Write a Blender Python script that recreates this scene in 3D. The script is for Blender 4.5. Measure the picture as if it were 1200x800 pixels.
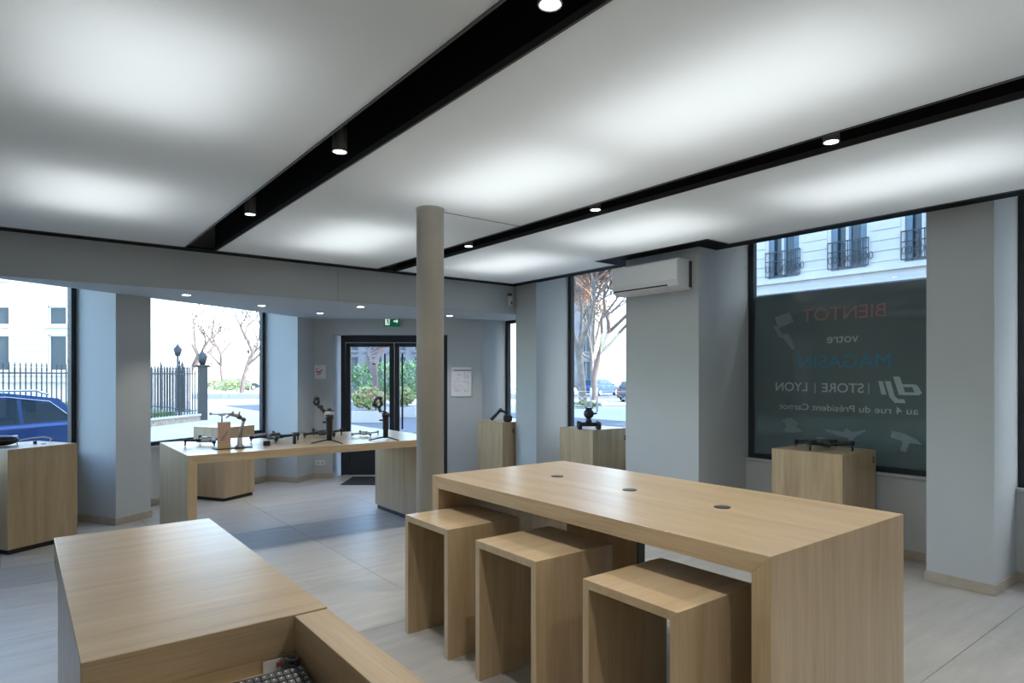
import bpy, bmesh, math, random
from mathutils import Vector, Matrix
for o in list(bpy.data.objects): bpy.data.objects.remove(o)
SC = bpy.context.scene
COL = SC.collection
PI = math.pi

# ------------------------------------------------------------------ camera, world, sun, exposure
CAM_H, YAW = 1.6, math.radians(37.75)
cd = bpy.data.cameras.new('camera'); cam = bpy.data.objects.new('camera', cd); COL.objects.link(cam)
cam.location = (0, 0, CAM_H); cam.rotation_euler = (PI/2, 0, -YAW)
cd.sensor_fit = 'HORIZONTAL'; cd.sensor_width = 36; cd.lens = 745/1200*36
cd.shift_y = 40/1200; cd.clip_start = .05; cd.clip_end = 400
SC.camera = cam
SC.view_settings.view_transform = 'Standard'; SC.view_settings.look = 'None'
SC.view_settings.gamma = 1; SC.view_settings.use_curve_mapping = False
SC.view_settings.exposure = 0.78

SKY, SUN, PANEL_W, SPOT_W = 0.95, 4.0, 3.3, 50
SUN_DIR = Vector((.42, -.70, .58)).normalized()      # towards the sun
w = bpy.data.worlds.new('world'); SC.world = w; w.use_nodes = True
nt = w.node_tree; bg = nt.nodes['Background']
sky = nt.nodes.new('ShaderNodeTexSky'); sky.sky_type = 'NISHITA'; sky.sun_disc = False
sky.sun_elevation = math.asin(SUN_DIR.z); sky.sun_rotation = math.atan2(SUN_DIR.x, SUN_DIR.y)
sky.air_density = 1.0; sky.dust_density = 1.5; sky.ozone_density = 1.5
nt.links.new(sky.outputs[0], bg.inputs[0]); bg.inputs[1].default_value = SKY
sl = bpy.data.lights.new('sun', 'SUN'); sl.energy = SUN; sl.angle = math.radians(.6); sl.color = (1, .95, .87)
so = bpy.data.objects.new('sun', sl); COL.objects.link(so)
so.rotation_euler = SUN_DIR.to_track_quat('Z', 'Y').to_euler(); so.location = (0, 0, 40)

# ------------------------------------------------------------------ frames of reference
def D(r, d):                       # door axis frame: r along the door wall, d outward towards the street
    return Vector((d*math.sin(YAW)+r*math.cos(YAW), d*math.cos(YAW)-r*math.sin(YAW)))
FA = math.radians(31.3)            # the left facade runs at this angle
FT = Vector((math.cos(FA), math.sin(FA))); FN = Vector((-math.sin(FA), math.cos(FA)))
FO = Vector((1.171, 8.185))
def A(s, n=0): return FO+FT*s+FN*n

# ------------------------------------------------------------------ mesh builder
class MB:
    def __init__(s): s.bm = bmesh.new()
    def _add(s, verts, faces, smooth=False):
        vs = [s.bm.verts.new(v) for v in verts]
        for f in faces:
            try:
                fc = s.bm.faces.new([vs[i] for i in f]); fc.smooth = smooth
            except ValueError: pass
        return vs
    def box(s, x0, x1, y0, y1, z0, z1, M=None, bev=0):
        b = bmesh.new()
        bmesh.ops.create_cube(b, size=1)
        for v in b.verts:
            v.co = Vector(((x0+x1)/2+v.co.x*(x1-x0), (y0+y1)/2+v.co.y*(y1-y0), (z0+z1)/2+v.co.z*(z1-z0)))
        if bev: bmesh.ops.bevel(b, geom=list(b.edges), offset=bev, segments=1, affect='EDGES')
        s._merge(b, M); return s
    def _merge(s, b, M=None, smooth=None):
        if M is not None: bmesh.ops.transform(b, matrix=M, verts=b.verts)
        m = bpy.data.meshes.new('t'); b.to_mesh(m); b.free()
        s.bm.from_mesh(m); bpy.data.meshes.remove(m)
    def prism(s, poly, axis, a, b, M=None, bev=0, smooth=False):
        # poly is 2-D (counter-clockwise) in the plane without `axis`; extruded from a to b
        def P3(p, t): return {'x': (t, p[0], p[1]), 'y': (p[0], t, p[1]), 'z': (p[0], p[1], t)}[axis]
        k = bmesh.new(); n = len(poly)
        v0 = [k.verts.new(P3(p, a)) for p in poly]; v1 = [k.verts.new(P3(p, b)) for p in poly]
        k.faces.new(v0); k.faces.new(v1[::-1])
        for i in range(n):
            f = k.faces.new([v0[i], v0[(i+1) % n], v1[(i+1) % n], v1[i]]); f.smooth = smooth
        bmesh.ops.recalc_face_normals(k, faces=k.faces)
        if bev: bmesh.ops.bevel(k, geom=list(k.edges), offset=bev, segments=1, affect='EDGES')
        s._merge(k, M); return s
    def tube(s, pts, rad, seg=8, caps=True, smooth=True, M=None):
        pts = [Vector(p) for p in pts]; n = len(pts)
        if not isinstance(rad, (list, tuple)): rad = [rad]*n
        rings = []; up = None
        for i, p in enumerate(pts):
            d = (pts[min(i+1, n-1)]-pts[max(i-1, 0)])
            if d.length < 1e-9: d = Vector((0, 0, 1))
            d.normalize()
            if up is None:
                up = Vector((0, 0, 1)) if abs(d.z) < .9 else Vector((1, 0, 0))
            a = d.cross(up)
            if a.length < 1e-6: a = d.cross(Vector((0, 1, 0)))
            a.normalize(); b = a.cross(d).normalized(); up = b
            rings.append([p+(a*math.cos(t*2*PI/seg)+b*math.sin(t*2*PI/seg))*rad[i] for t in range(seg)])
        vs = [[s.bm.verts.new((M @ v) if M is not None else v) for v in r] for r in rings]
        for i in range(n-1):
            for j in range(seg):
                f = s.bm.faces.new([vs[i][j], vs[i][(j+1) % seg], vs[i+1][(j+1) % seg], vs[i+1][j]]); f.smooth = smooth
        if caps:
            s.bm.faces.new(vs[0][::-1]); s.bm.faces.new(vs[-1])
        return s
    def lathe(s, prof, c=(0, 0, 0), seg=24, smooth=True, M=None):
        c = Vector(c); rings = []
        for r, z in prof:
            rings.append([s.bm.verts.new((M @ (c+Vector((r*math.cos(t*2*PI/seg), r*math.sin(t*2*PI/seg), z)))) if M is not None else c+Vector((r*math.cos(t*2*PI/seg), r*math.sin(t*2*PI/seg), z))) for t in range(seg)])
        for i in range(len(prof)-1):
            for j in range(seg):
                f = s.bm.faces.new([rings[i][j], rings[i][(j+1) % seg], rings[i+1][(j+1) % seg], rings[i+1][j]]); f.smooth = smooth
        s.bm.faces.new(rings[0][::-1]); s.bm.faces.new(rings[-1]); return s
    def ball(s, c, r, sx=1, sy=1, sz=1, seg=12, M=None):
        b = bmesh.new(); bmesh.ops.create_uvsphere(b, u_segments=seg, v_segments=max(6, seg*2//3), radius=r)
        for v in b.verts: v.co = Vector((c[0]+v.co.x*sx, c[1]+v.co.y*sy, c[2]+v.co.z*sz))
        for f in b.faces: f.smooth = True
        s._merge(b, M); return s
    def quad(s, a, b, c, d): s._add([a, b, c, d], [(0, 1, 2, 3)]); return s
    def build(s, name, mat, parent=None):
        me = bpy.data.meshes.new(name); bmesh.ops.recalc_face_normals(s.bm, faces=s.bm.faces)
        s.bm.to_mesh(me); s.bm.free()
        o = bpy.data.objects.new(name, me); COL.objects.link(o)
        if mat: me.materials.append(mat)
        if parent: o.parent = parent
        return o
def box(x0, x1, y0, y1, z0, z1, bev=0, M=None): return MB().box(x0, x1, y0, y1, z0, z1, M, bev)
def T(x, y, z=0, rz=0): return Matrix.Translation((x, y, z)) @ Matrix.Rotation(rz, 4, 'Z')

def tag(o, label, cat, group=None):
    o['label'] = label; o['category'] = cat
    if group: o['group'] = group
    return o
def thing(name, label, cat, loc=(0, 0, 0), rz=0, group=None):
    o = bpy.data.objects.new(name, None); COL.objects.link(o)
    o.location = loc; o.rotation_euler = (0, 0, rz); o.empty_display_size = .1
    return tag(o, label, cat, group)
def struct(o, kind='structure'): o['kind'] = kind; return o
def sempty(name, loc=(0, 0, 0), rz=0):
    o = bpy.data.objects.new(name, None); COL.objects.link(o); o.location = loc; o.rotation_euler = (0, 0, rz)
    return struct(o)
def kids(o): return [c for c in bpy.data.objects if c.parent == o]
def copy_tree(o, parent=None):
    c = o.copy(); COL.objects.link(c); c.parent = parent
    for ch in kids(o): copy_tree(ch, c)
    return c

# ------------------------------------------------------------------ materials
MATS = {}
def mat(name, col, rough=.5, metal=0, spec=.5, noise=0, nscale=20, bump=0, emit=0, coat=0):
    m = bpy.data.materials.new(name); m.use_nodes = True; n = m.node_tree; b = n.nodes['Principled BSDF']
    b.inputs['Base Color'].default_value = (*col, 1); b.inputs['Roughness'].default_value = rough
    b.inputs['Metallic'].default_value = metal; b.inputs['Specular IOR Level'].default_value = spec
    b.inputs['Coat Weight'].default_value = coat
    if emit:
        b.inputs['Emission Color'].default_value = (*col, 1); b.inputs['Emission Strength'].default_value = emit
    if noise or bump:
        tc = n.nodes.new('ShaderNodeTexCoord'); nz = n.nodes.new('ShaderNodeTexNoise')
        nz.inputs['Scale'].default_value = nscale; nz.inputs['Detail'].default_value = 5
        n.links.new(tc.outputs['Object'], nz.inputs['Vector'])
        if noise:
            r = n.nodes.new('ShaderNodeValToRGB'); r.color_ramp.elements[0].position = .3; r.color_ramp.elements[1].position = .7
            r.color_ramp.elements[0].color = (*[c*(1-noise) for c in col], 1); r.color_ramp.elements[1].color = (*[min(1, c*(1+noise)) for c in col], 1)
            n.links.new(nz.outputs['Fac'], r.inputs[0]); n.links.new(r.outputs[0], b.inputs['Base Color'])
        if bump:
            bp = n.nodes.new('ShaderNodeBump'); bp.inputs['Strength'].default_value = bump; bp.inputs['Distance'].default_value = .01
            n.links.new(nz.outputs['Fac'], bp.inputs['Height']); n.links.new(bp.outputs[0], b.inputs['Normal'])
    MATS[name] = m; return m
def oak(name, axis, tint=1.0):
    m = bpy.data.materials.new(name); m.use_nodes = True; n = m.node_tree; b = n.nodes['Principled BSDF']
    L = n.links.new
    tc = n.nodes.new('ShaderNodeTexCoord'); mp = n.nodes.new('ShaderNodeMapping'); oi = n.nodes.new('ShaderNodeObjectInfo')
    add = n.nodes.new('ShaderNodeVectorMath'); add.operation = 'ADD'
    mul = n.nodes.new('ShaderNodeVectorMath'); mul.operation = 'SCALE'; mul.inputs[0].default_value = (7, 5, 3)
    L(oi.outputs['Random'], mul.inputs['Scale']); L(tc.outputs['Object'], add.inputs[0]); L(mul.outputs[0], add.inputs[1])
    sc = [14, 14, 14]; sc['xyz'.index(axis)] = .9
    mp.inputs['Scale'].default_value = sc; L(add.outputs[0], mp.inputs['Vector'])
    n1 = n.nodes.new('ShaderNodeTexNoise'); n1.inputs['Scale'].default_value = 1.0; n1.inputs['Detail'].default_value = 8; n1.inputs['Distortion'].default_value = .6
    L(mp.outputs[0], n1.inputs['Vector'])
    mp2 = n.nodes.new('ShaderNodeMapping'); s2 = [170, 170, 170]; s2['xyz'.index(axis)] = 5
    mp2.inputs['Scale'].default_value = s2; L(add.outputs[0], mp2.inputs['Vector'])
    n2 = n.nodes.new('ShaderNodeTexNoise'); n2.inputs['Scale'].default_value = 1; n2.inputs['Detail'].default_value = 3; L(mp2.outputs[0], n2.inputs['Vector'])
    r1 = n.nodes.new('ShaderNodeValToRGB'); e = r1.color_ramp.elements
    e[0].position = .30; e[1].position = .72
    e[0].color = (.41*tint, .293*tint, .165*tint, 1); e[1].color = (.54*tint, .405*tint, .25*tint, 1)
    L(n1.outputs['Fac'], r1.inputs[0])
    r2 = n.nodes.new('ShaderNodeValToRGB'); e = r2.color_ramp.elements
    e[0].position = .35; e[1].position = .6; e[0].color = (.80, .78, .74, 1); e[1].color = (1, 1, 1, 1)
    L(n2.outputs['Fac'], r2.inputs[0])
    mx = n.nodes.new('ShaderNodeMix'); mx.data_type = 'RGBA'; mx.blend_type = 'MULTIPLY'; mx.inputs[0].default_value = .6
    L(r1.outputs[0], mx.inputs[6]); L(r2.outputs[0], mx.inputs[7]); L(mx.outputs[2], b.inputs['Base Color'])
    b.inputs['Roughness'].default_value = .29; b.inputs['Specular IOR Level'].default_value = .75
    bp = n.nodes.new('ShaderNodeBump'); bp.inputs['Strength'].default_value = .06; bp.inputs['Distance'].default_value = .003
    L(n2.outputs['Fac'], bp.inputs['Height']); L(bp.outputs[0], b.inputs['Normal'])
    MATS[name] = m; return m
OX, OY, OZ = oak('oak_x', 'x'), oak('oak_y', 'y'), oak('oak_z', 'z')
WALL = mat('wall_paint', (.47, .497, .502), .75, noise=.02, nscale=3)
WHITEW = mat('white_wall', (.80, .81, .80), .8)
WHITEP = mat('white_plaster', (.90, .91, .91), .8)
COLM = mat('column_paint', (.50, .495, .45), .5, noise=.04, nscale=4)
BLACK = mat('black_void', (.006, .007, .008), .8, spec=.2)
BLACKM = mat('black_metal', (.012, .013, .015), .4)
PROF = mat('dark_profile', (.05, .05, .052), .45)
ANTH = mat('anthracite_frame', (.018, .022, .03), .45)
SKIRT = mat('beige_stone', (.40, .35, .28), .5, noise=.08, nscale=12)
SILL = mat('sill_paint', (.50, .53, .54), .45)
PLASTIC = mat('black_plastic', (.012, .012, .013), .42)
DGREY = mat('dark_grey_plastic', (.06, .062, .066), .45)
MGREY = mat('mid_grey_plastic', (.22, .22, .23), .4)
LGREY = mat('light_grey_plastic', (.45, .46, .47), .35)
WPLAST = mat('white_plastic', (.72, .73, .72), .4)
TAN = mat('tan_card', (.42, .27, .21), .6, noise=.1, nscale=30)
STEEL = mat('brushed_steel', (.5, .5, .5), .35, metal=.9)
GUN = mat('bronze_grey', (.25, .21, .18), .45, metal=.3)
LENS = mat('lens_glass', (.02, .03, .05), .05, coat=1)
GREEN = mat('sign_green', (.0, .12, .055), .4, emit=.25)
WHITEG = mat('sign_white', (.8, .9, .85), .4, emit=.4)
PAPER = mat('paper_white', (.72, .72, .74), .5)
PAPERB = mat('paper_blue', (.05, .07, .16), .5)
PAPERR = mat('paper_red', (.55, .12, .16), .5)
PAPERG = mat('paper_grey_print', (.36, .35, .42), .6)
MAT_ = mat('mat_fibre', (.014, .015, .017), .95, bump=.5, nscale=300)
LAMP = mat('lamp_lens', (1, .97, .92), .3, emit=9)
TUBE = mat('led_tube', (1, .98, .94), .3, emit=4)
# outside
ASPH = mat('street_asphalt', (.13, .14, .155), .9, noise=.15, nscale=3)
PAVE = mat('street_paving', (.46, .44, .40), .9, noise=.10, nscale=2)
STONE = mat('pale_limestone', (.50, .49, .47), .85, noise=.06, nscale=2)
STONEB = mat('old_wall_stone', (.30, .27, .22), .9, noise=.3, nscale=8, bump=.6)
STONEC = mat('wall_capping', (.45, .46, .44), .8)
IRON = mat('fence_iron', (.02, .025, .03), .5)
GRASS = mat('grass_green', (.07, .16, .035), .9, noise=.4, nscale=30)
SHRUB = mat('shrub_leaf', (.05, .13, .05), .6, noise=.4, nscale=4)
SHRUBL = mat('shrub_leaf_light', (.24, .30, .12), .6, noise=.3, nscale=4)
FLOWER = mat('flower_petals', (.62, .25, .26), .6, noise=.3, nscale=9)
BARK = mat('plane_bark', (.20, .17, .14), .9, noise=.3, nscale=3)
BARKP = mat('pale_bark', (.17, .13, .12), .9, noise=.2, nscale=3)
DRY = mat('dry_leaf', (.26, .14, .09), .8, noise=.4, nscale=3)
WGLASS = mat('street_window_glass', (.04, .06, .075), .2, spec=.25)
CURT = mat('curtain_cloth', (.55, .53, .5), .9)
SHUT = mat('blue_grey_shutter', (.10, .15, .19), .6)
SHOPF = mat('shopfront_grey', (.10, .12, .16), .5)
BLDBLUE = mat('dark_slate_facade', (.08, .10, .13), .7, noise=.2, nscale=1)
CARBLUE = mat('car_paint_blue', (.0, .045, .19), .3, metal=.3, coat=.4)
CARDARK = mat('car_paint_dark', (.02, .03, .06), .25, metal=.3, coat=1)
CARWHITE = mat('car_paint_white', (.6, .62, .64), .25, coat=1)
CARRED = mat('car_paint_red', (.4, .03, .03), .25, coat=1)
CHROME = mat('chrome', (.7, .72, .75), .15, metal=1)
RUB = mat('tyre_rubber', (.015, .015, .016), .85)
CGLASS = mat('car_glass', (.01, .03, .045), .12, spec=.3)
LAMPR = mat('tail_lamp', (.4, .01, .01), .2)
ROAD = mat('slab_pale_grey', (.42, .42, .42), .9)

def glass_mat(name, tint, refl=.06, film=None):
    m = bpy.data.materials.new(name); m.use_nodes = True; n = m.node_tree; n.nodes.clear(); L = n.links.new
    out = n.nodes.new('ShaderNodeOutputMaterial'); tr = n.nodes.new('ShaderNodeBsdfTransparent'); tr.inputs[0].default_value = (*tint, 1)
    gl = n.nodes.new('ShaderNodeBsdfGlossy'); gl.inputs['Roughness'].default_value = .0 if not film else .06
    fr = n.nodes.new('ShaderNodeFresnel'); ge = n.nodes.new('ShaderNodeNewGeometry'); ma = n.nodes.new('ShaderNodeMath'); ma.operation = 'MULTIPLY_ADD'
    ma.inputs[1].default_value = 1/1.5-1.5; ma.inputs[2].default_value = 1.5; L(ge.outputs['Backfacing'], ma.inputs[0]); L(ma.outputs[0], fr.inputs[0])   # same reflectance on both faces of the thin pane
    m1 = n.nodes.new('ShaderNodeMixShader'); L(fr.outputs[0], m1.inputs[0])
    if film:
        df = n.nodes.new('ShaderNodeBsdfDiffuse'); df.inputs[0].default_value = (*film[0], 1)
        m2 = n.nodes.new('ShaderNodeMixShader'); m2.inputs[0].default_value = film[1]
        L(tr.outputs[0], m2.inputs[1]); L(df.outputs[0], m2.inputs[2]); L(m2.outputs[0], m1.inputs[1])
    else: L(tr.outputs[0], m1.inputs[1])
    L(gl.outputs[0], m1.inputs[2]); L(m1.outputs[0], out.inputs[0]); MATS[name] = m; return m
GLASS = glass_mat('window_glass', (.93, .97, .98))
FILM = glass_mat('printed_film', (.55, .75, .75), film=((.135, .165, .155), .80))
def ink(name, col, a):
    m = bpy.data.materials.new(name); m.use_nodes = True; n = m.node_tree; n.nodes.clear(); L = n.links.new
    out = n.nodes.new('ShaderNodeOutputMaterial'); tr = n.nodes.new('ShaderNodeBsdfTransparent'); df = n.nodes.new('ShaderNodeBsdfDiffuse')
    df.inputs[0].default_value = (*col, 1); mx = n.nodes.new('ShaderNodeMixShader'); mx.inputs[0].default_value = a
    L(tr.outputs[0], mx.inputs[1]); L(df.outputs[0], mx.inputs[2]); L(mx.outputs[0], out.inputs[0]); return m
INKW = ink('ink_white', (.55, .62, .64), .62)
INKR = ink('ink_red', (.50, .27, .25), .65)
INKB = ink('ink_blue', (.10, .30, .44), .6)
INKG = ink('ink_grey', (.40, .48, .52), .35)
# translucent stretched membrane of the light boxes
def membrane():
    m = bpy.data.materials.new('stretch_membrane'); m.use_nodes = True; n = m.node_tree; n.nodes.clear(); L = n.links.new
    out = n.nodes.new('ShaderNodeOutputMaterial'); tl = n.nodes.new('ShaderNodeBsdfTranslucent'); tl.inputs[0].default_value = (.9, .93, .94, 1)
    df = n.nodes.new('ShaderNodeBsdfDiffuse'); df.inputs[0].default_value = (.80, .82, .82, 1)
    gl = n.nodes.new('ShaderNodeBsdfGlossy'); gl.inputs['Roughness'].default_value = .35
    mx = n.nodes.new('ShaderNodeMixShader'); mx.inputs[0].default_value = .45
    m2 = n.nodes.new('ShaderNodeMixShader'); m2.inputs[0].default_value = .04
    L(tl.outputs[0], mx.inputs[1]); L(df.outputs[0], mx.inputs[2]); L(mx.outputs[0], m2.inputs[1]); L(gl.outputs[0], m2.inputs[2]); L(m2.outputs[0], out.inputs[0]); return m
MEMB = membrane()
def tile_mat(name, c):
    m = mat(name, c, .42, noise=.07, nscale=1.6, bump=.02); n = m.node_tree
    # brushed streaks + a small tone shift from tile to tile
    L = n.links.new; b = n.nodes['Principled BSDF']; tc = n.nodes.new('ShaderNodeTexCoord'); mp = n.nodes.new('ShaderNodeMapping')
    mp.inputs['Scale'].default_value = (1.5, 9, 1); oi = n.nodes.new('ShaderNodeObjectInfo'); ad = n.nodes.new('ShaderNodeVectorMath'); ad.operation = 'ADD'
    L(tc.outputs['Object'], ad.inputs[0]); L(oi.outputs['Location'], ad.inputs[1]); L(ad.outputs[0], mp.inputs[0])
    nz = n.nodes.new('ShaderNodeTexNoise'); nz.inputs['Scale'].default_value = 1; nz.inputs['Detail'].default_value = 8; nz.inputs['Roughness'].default_value = .65; L(mp.outputs[0], nz.inputs[0])
    r = n.nodes.new('ShaderNodeValToRGB'); r.color_ramp.elements[0].position = .3; r.color_ramp.elements[1].position = .7
    r.color_ramp.elements[0].color = (*[x*.84 for x in c], 1); r.color_ramp.elements[1].color = (*[x*1.12 for x in c], 1)
    L(nz.outputs['Fac'], r.inputs[0])
    hs = n.nodes.new('ShaderNodeHueSaturation'); mr = n.nodes.new('ShaderNodeMapRange'); mr.inputs[3].default_value = .95; mr.inputs[4].default_value = 1.05
    L(oi.outputs['Random'], mr.inputs[0]); L(mr.outputs[0], hs.inputs['Value']); L(r.outputs[0], hs.inputs['Color']); L(hs.outputs[0], b.inputs['Base Color'])
    return m
TILE = tile_mat('stone_tile', (.40, .385, .355)); TILED = tile_mat('darker_stone_tile', (.35, .34, .33))
GROUT = mat('grout', (.22, .21, .20), .9)

# ------------------------------------------------------------------ structure
CZ, SZ, GZ = 2.87, 2.477, -.17     # ceiling membrane, alcove soffit, street level
# floor: base slab + tiles
def poly_slab(name, pts, z0, z1, m): return MB().prism(pts, 'z', z0, z1).build(name, m)
room_poly = [(-3, -3.2), (6.15, -3.2), (6.15, 7.9)] + [tuple(D(-.40, 10.1))] + [tuple(D(-2.80, 10.1)), tuple(A(2.47, .5)), tuple(A(-2.4, .5)), (-3, 6.0)]
fl = struct(poly_slab('floor', room_poly, -.12, -.006, GROUT))
def clip(poly, f):                 # keep f>=0 (Sutherland-Hodgman)
    out = []
    for i in range(len(poly)):
        a, b = poly[i], poly[(i+1) % len(poly)]; fa, fb = f(a), f(b)
        if fa >= 0: out.append(a)
        if (fa >= 0) != (fb >= 0):
            t = fa/(fa-fb); out.append((a[0]+(b[0]-a[0])*t, a[1]+(b[1]-a[1])*t))
    return out
dw = D(0, 1).normalized()
def lim(p): return p
ys = [.116+1.2*i for i in range(-3, 6)]          # ..., 1.316, 2.516, 3.716, 4.916, 6.116
rows = [(a, a+1.2, TILE) for a in ys if a < 6.0]+[(6.116, 6.76, TILED)]+[(6.76+1.2*i, 7.96+1.2*i, TILE) for i in range(4)]
tile_cache = {}
for (y0, y1, tm) in rows:
    for i in range(-3, 6):
        x0 = -.13+1.2*i; x1 = x0+1.2; g = .0015
        pl = [(x0+g, y0+g), (x1-g, y0+g), (x1-g, y1-g), (x0+g, y1-g)]
        for f in (lambda p: 6.12-p[0], lambda p: p[0]+3, lambda p: p[1]+3.2,
                  lambda p: 10.12-(p[0]*dw.x+p[1]*dw.y),
                  lambda p: .52-((p[0]-FO.x)*FN.x+(p[1]-FO.y)*FN.y)):
            pl = clip(pl, f)
            if len(pl) < 3: break
        if len(pl) < 3: continue
        cx, cy = sum(p[0] for p in pl)/len(pl), sum(p[1] for p in pl)/len(pl)
        full = len(pl) == 4 and abs((pl[1][0]-pl[0][0])-(1.2-2*g)) < 1e-4 and abs((pl[2][1]-pl[1][1])-(y1-y0-2*g)) < 1e-4
        key = (tm.name, round(y1-y0, 2)) if full else None
        if key and key in tile_cache:
            o = tile_cache[key].copy(); COL.objects.link(o)
        else:
            o = MB().prism([(p[0]-cx, p[1]-cy) for p in pl], 'z', -.006, 0, bev=.0008).build('floor_tile', tm, fl)
            if key: tile_cache[key] = o
        o.name = 'floor_tile'; o.location = (cx, cy, 0); o.parent = fl

# ceiling slab above everything (black void seen in the gaps) + alcove soffit
cl = struct(poly_slab('ceiling', [(-3.2, -3.4), (6.5, -3.4), (6.5, 7.3), (-3.2, 7.3)], 3.26, 3.4, BLACK))
struct(MB().prism([tuple(A(-1.95, 0)), (6.3, 7.17), (6.3, 8.14), tuple(D(-.30, 10.4)), tuple(D(-2.9, 10.4)), tuple(A(2.75, 0))], 'z', SZ, 3.26).build('ceiling_alcove', WALL))
struct(box(-3.2, 5.62, 7.165, 7.18, SZ, 3.26).build('wall_beam', WALL))
struct(box(2.955, 2.9575, 7.1635, 7.165, SZ+.0, CZ).build('trim_1', PROF))
# thin walls round the recess ceilings so daylight only comes through the windows
struct(MB().prism([tuple(A(-3.0, 0)), tuple(A(2.8, 0)), tuple(A(2.8, .8)), tuple(A(-3.0, .8))], 'z', 2.83, 2.95).build('ceiling_left_recess', WALL))
struct(box(5.60, 6.45, -3.4, 7.17, 3.12, 3.26).build('ceiling_right_recess', WALL))
# unseen walls behind the camera, made white to bounce light onto the beam
struct(box(-3.2, -3.0, -3.4, 7.6, 0, 3.26).build('wall_west', WHITEW))
struct(box(-3.2, 6.5, -3.4, -3.2, 0, 3.26).build('wall_south', WHITEW))
# right wall piers (x0, y0, y1)
piers = [('wall_right_pier_near', 5.60, 1.508, 1.945), ('wall_right_pier_middle', 5.30, 3.835, 4.79), ('wall_right_pier_corner', 5.58, 6.665, 7.12), ('wall_right_pier_south', 5.60, -1.3, -.75)]
for nme, x0, y0, y1 in piers:
    struct(box(x0, 6.27, y0, y1, -.1, 3.26).build(nme, WALL))
struct(box(5.6, 6.5, -3.4, -3.0, -.1, 3.26).build('wall_right_end', WALL))
for i, (a, b) in enumerate([(-3.0, -1.3), (-.75, 1.508), (1.945, 3.835), (4.79, 6.665), (7.12, 8.14)]):
    struct(box(6.13, 6.27, a, b, -.2, .705).build('wall_right_parapet', WALL))
    struct(box(6.11, 6.27, a, b, .705, .728, bev=.003).build('trim_sill', SILL))
    struct(box(6.118, 6.13, a, b, 0, .08, bev=.002).build('baseboard_right', SKIRT))
for nme, x0, y0, y1 in piers:
    struct(MB().box(x0-.012, x0, y0-.012, y1+.012, 0, .08, bev=.002).box(x0, 6.118, y0-.012, y0, 0, .08, bev=.002).box(x0, 6.118, y1, y1+.012, 0, .08, bev=.002).build('baseboard_right_pier', SKIRT))
# left facade
def fbox(s0, s1, n0, n1, z0, z1, bev=0):
    M = Matrix.Translation((FO.x, FO.y, 0)) @ Matrix.Rotation(FA, 4, 'Z')
    return MB().box(s0, s1, n0, n1, z0, z1, M, bev)
struct(fbox(-.42, 0, 0, .70, -.1, 3.1).build('wall_left_pier', WALL))
struct(fbox(-4.2, -2.5, 0, .70, -.1, 3.1).build('wall_left_end', WALL))
struct(MB().prism([tuple(A(2.47, 0)), tuple(D(-3.09, 9.93)), tuple(D(-2.80, 9.93)), tuple(D(-2.80, 10.55)), tuple(A(2.47, .70))], 'z', -.1, 3.1).build('wall_left_far_pier', WALL))
for a, b in ((-2.5, -.42), (0, 2.47)):
    struct(fbox(a, b, .59, .70, -.2, .705).build('wall_left_parapet', WALL))
    struct(fbox(a, b, .57, .70, .705, .728, .003).build('trim_sill', SILL))
    struct(fbox(a, b, .578, .59, 0, .08, .002).build('baseboard_left', SKIRT))
    struct(fbox(a, b, .62, .70, 2.83, 3.1).build('wall_left_header', WALL))
struct(fbox(-.432, .012, -.012, 0, 0, .08, .002).build('baseboard_left_pier', SKIRT))
struct(fbox(-.432, -.42, 0, .58, 0, .08, .002).build('baseboard_left_pier', SKIRT))
struct(fbox(2.458, 2.47, -.012, .58, 0, .08, .002).build('baseboard_left', SKIRT))
struct(MB().prism([tuple(A(2.46, -.012)), tuple(D(-3.085, 9.918)), tuple(D(-2.80, 9.918)), tuple(D(-2.80, 9.93)), tuple(D(-3.09, 9.93)), tuple(A(2.47, 0))], 'z', 0, .08).build('baseboard_door', SKIRT))
# door wall
def dbox(r0, r1, d0, d1, z0, z1, bev=0):
    M = Matrix.Rotation(-YAW, 4, 'Z')
    return MB().box(r0, r1, d0, d1, z0, z1, M, bev)
struct(dbox(-1.01, -.455, 9.93, 10.5, -.1, 3.1).build('wall_door_right', WALL))
struct(dbox(-2.80, -1.01, 9.93, 10.5, 2.245, 3.1).build('wall_door_header', WALL))
struct(dbox(-1.01, -.46, 9.918, 9.93, 0, .08, .002).build('baseboard_door_right', SKIRT))
struct(box(5.70, 6.27, 8.14, 8.6, -.1, 3.1).build('wall_right_alcove', WALL))
struct(box(6.2, 6.27, 7.17, 8.15, 2.477, 3.1).build('wall_right_header', WALL))
# column
struct(MB().lathe([(.104, 0), (.104, CZ-.02), (.108, CZ-.018), (.108, CZ)], (2.475, 4.215, 0), 40).build('column', COLM))

# ------------------------------------------------------------------ windows
def window(n, M, w, z0, z1, glass=GLASS, fr=.06):
    e = sempty('window_%d' % n); e.matrix_world = M
    f = MB().box(0, fr, -.03, .03, z0, z1, bev=.003).box(w-fr, w, -.03, .03, z0, z1, bev=.003).box(fr, w-fr, -.03, .03, z0, z0+.05, bev=.003).box(fr, w-fr, -.03, .03, z1-.05, z1, bev=.003)
    f.build('window_frame', ANTH, e)
    MB().box(fr-.012, fr, -.034, -.03, z0+.05, z1-.05).box(w-fr, w-fr+.012, -.034, -.03, z0+.05, z1-.05).build('glazing_bead', BLACKM, e)
    MB().box(fr, w-fr, -.004, .004, z0+.05, z1-.05).build('window_pane', glass, e)
    return e
def RM(y): return Matrix.Translation((6.20, y, 0)) @ Matrix.Rotation(PI/2, 4, 'Z')   # local x -> +Y, local y -> -X
window(1, Matrix.Translation((*A(-2.5, .64), 0)) @ Matrix.Rotation(FA, 4, 'Z'), 2.08, .728, 2.83)
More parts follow.
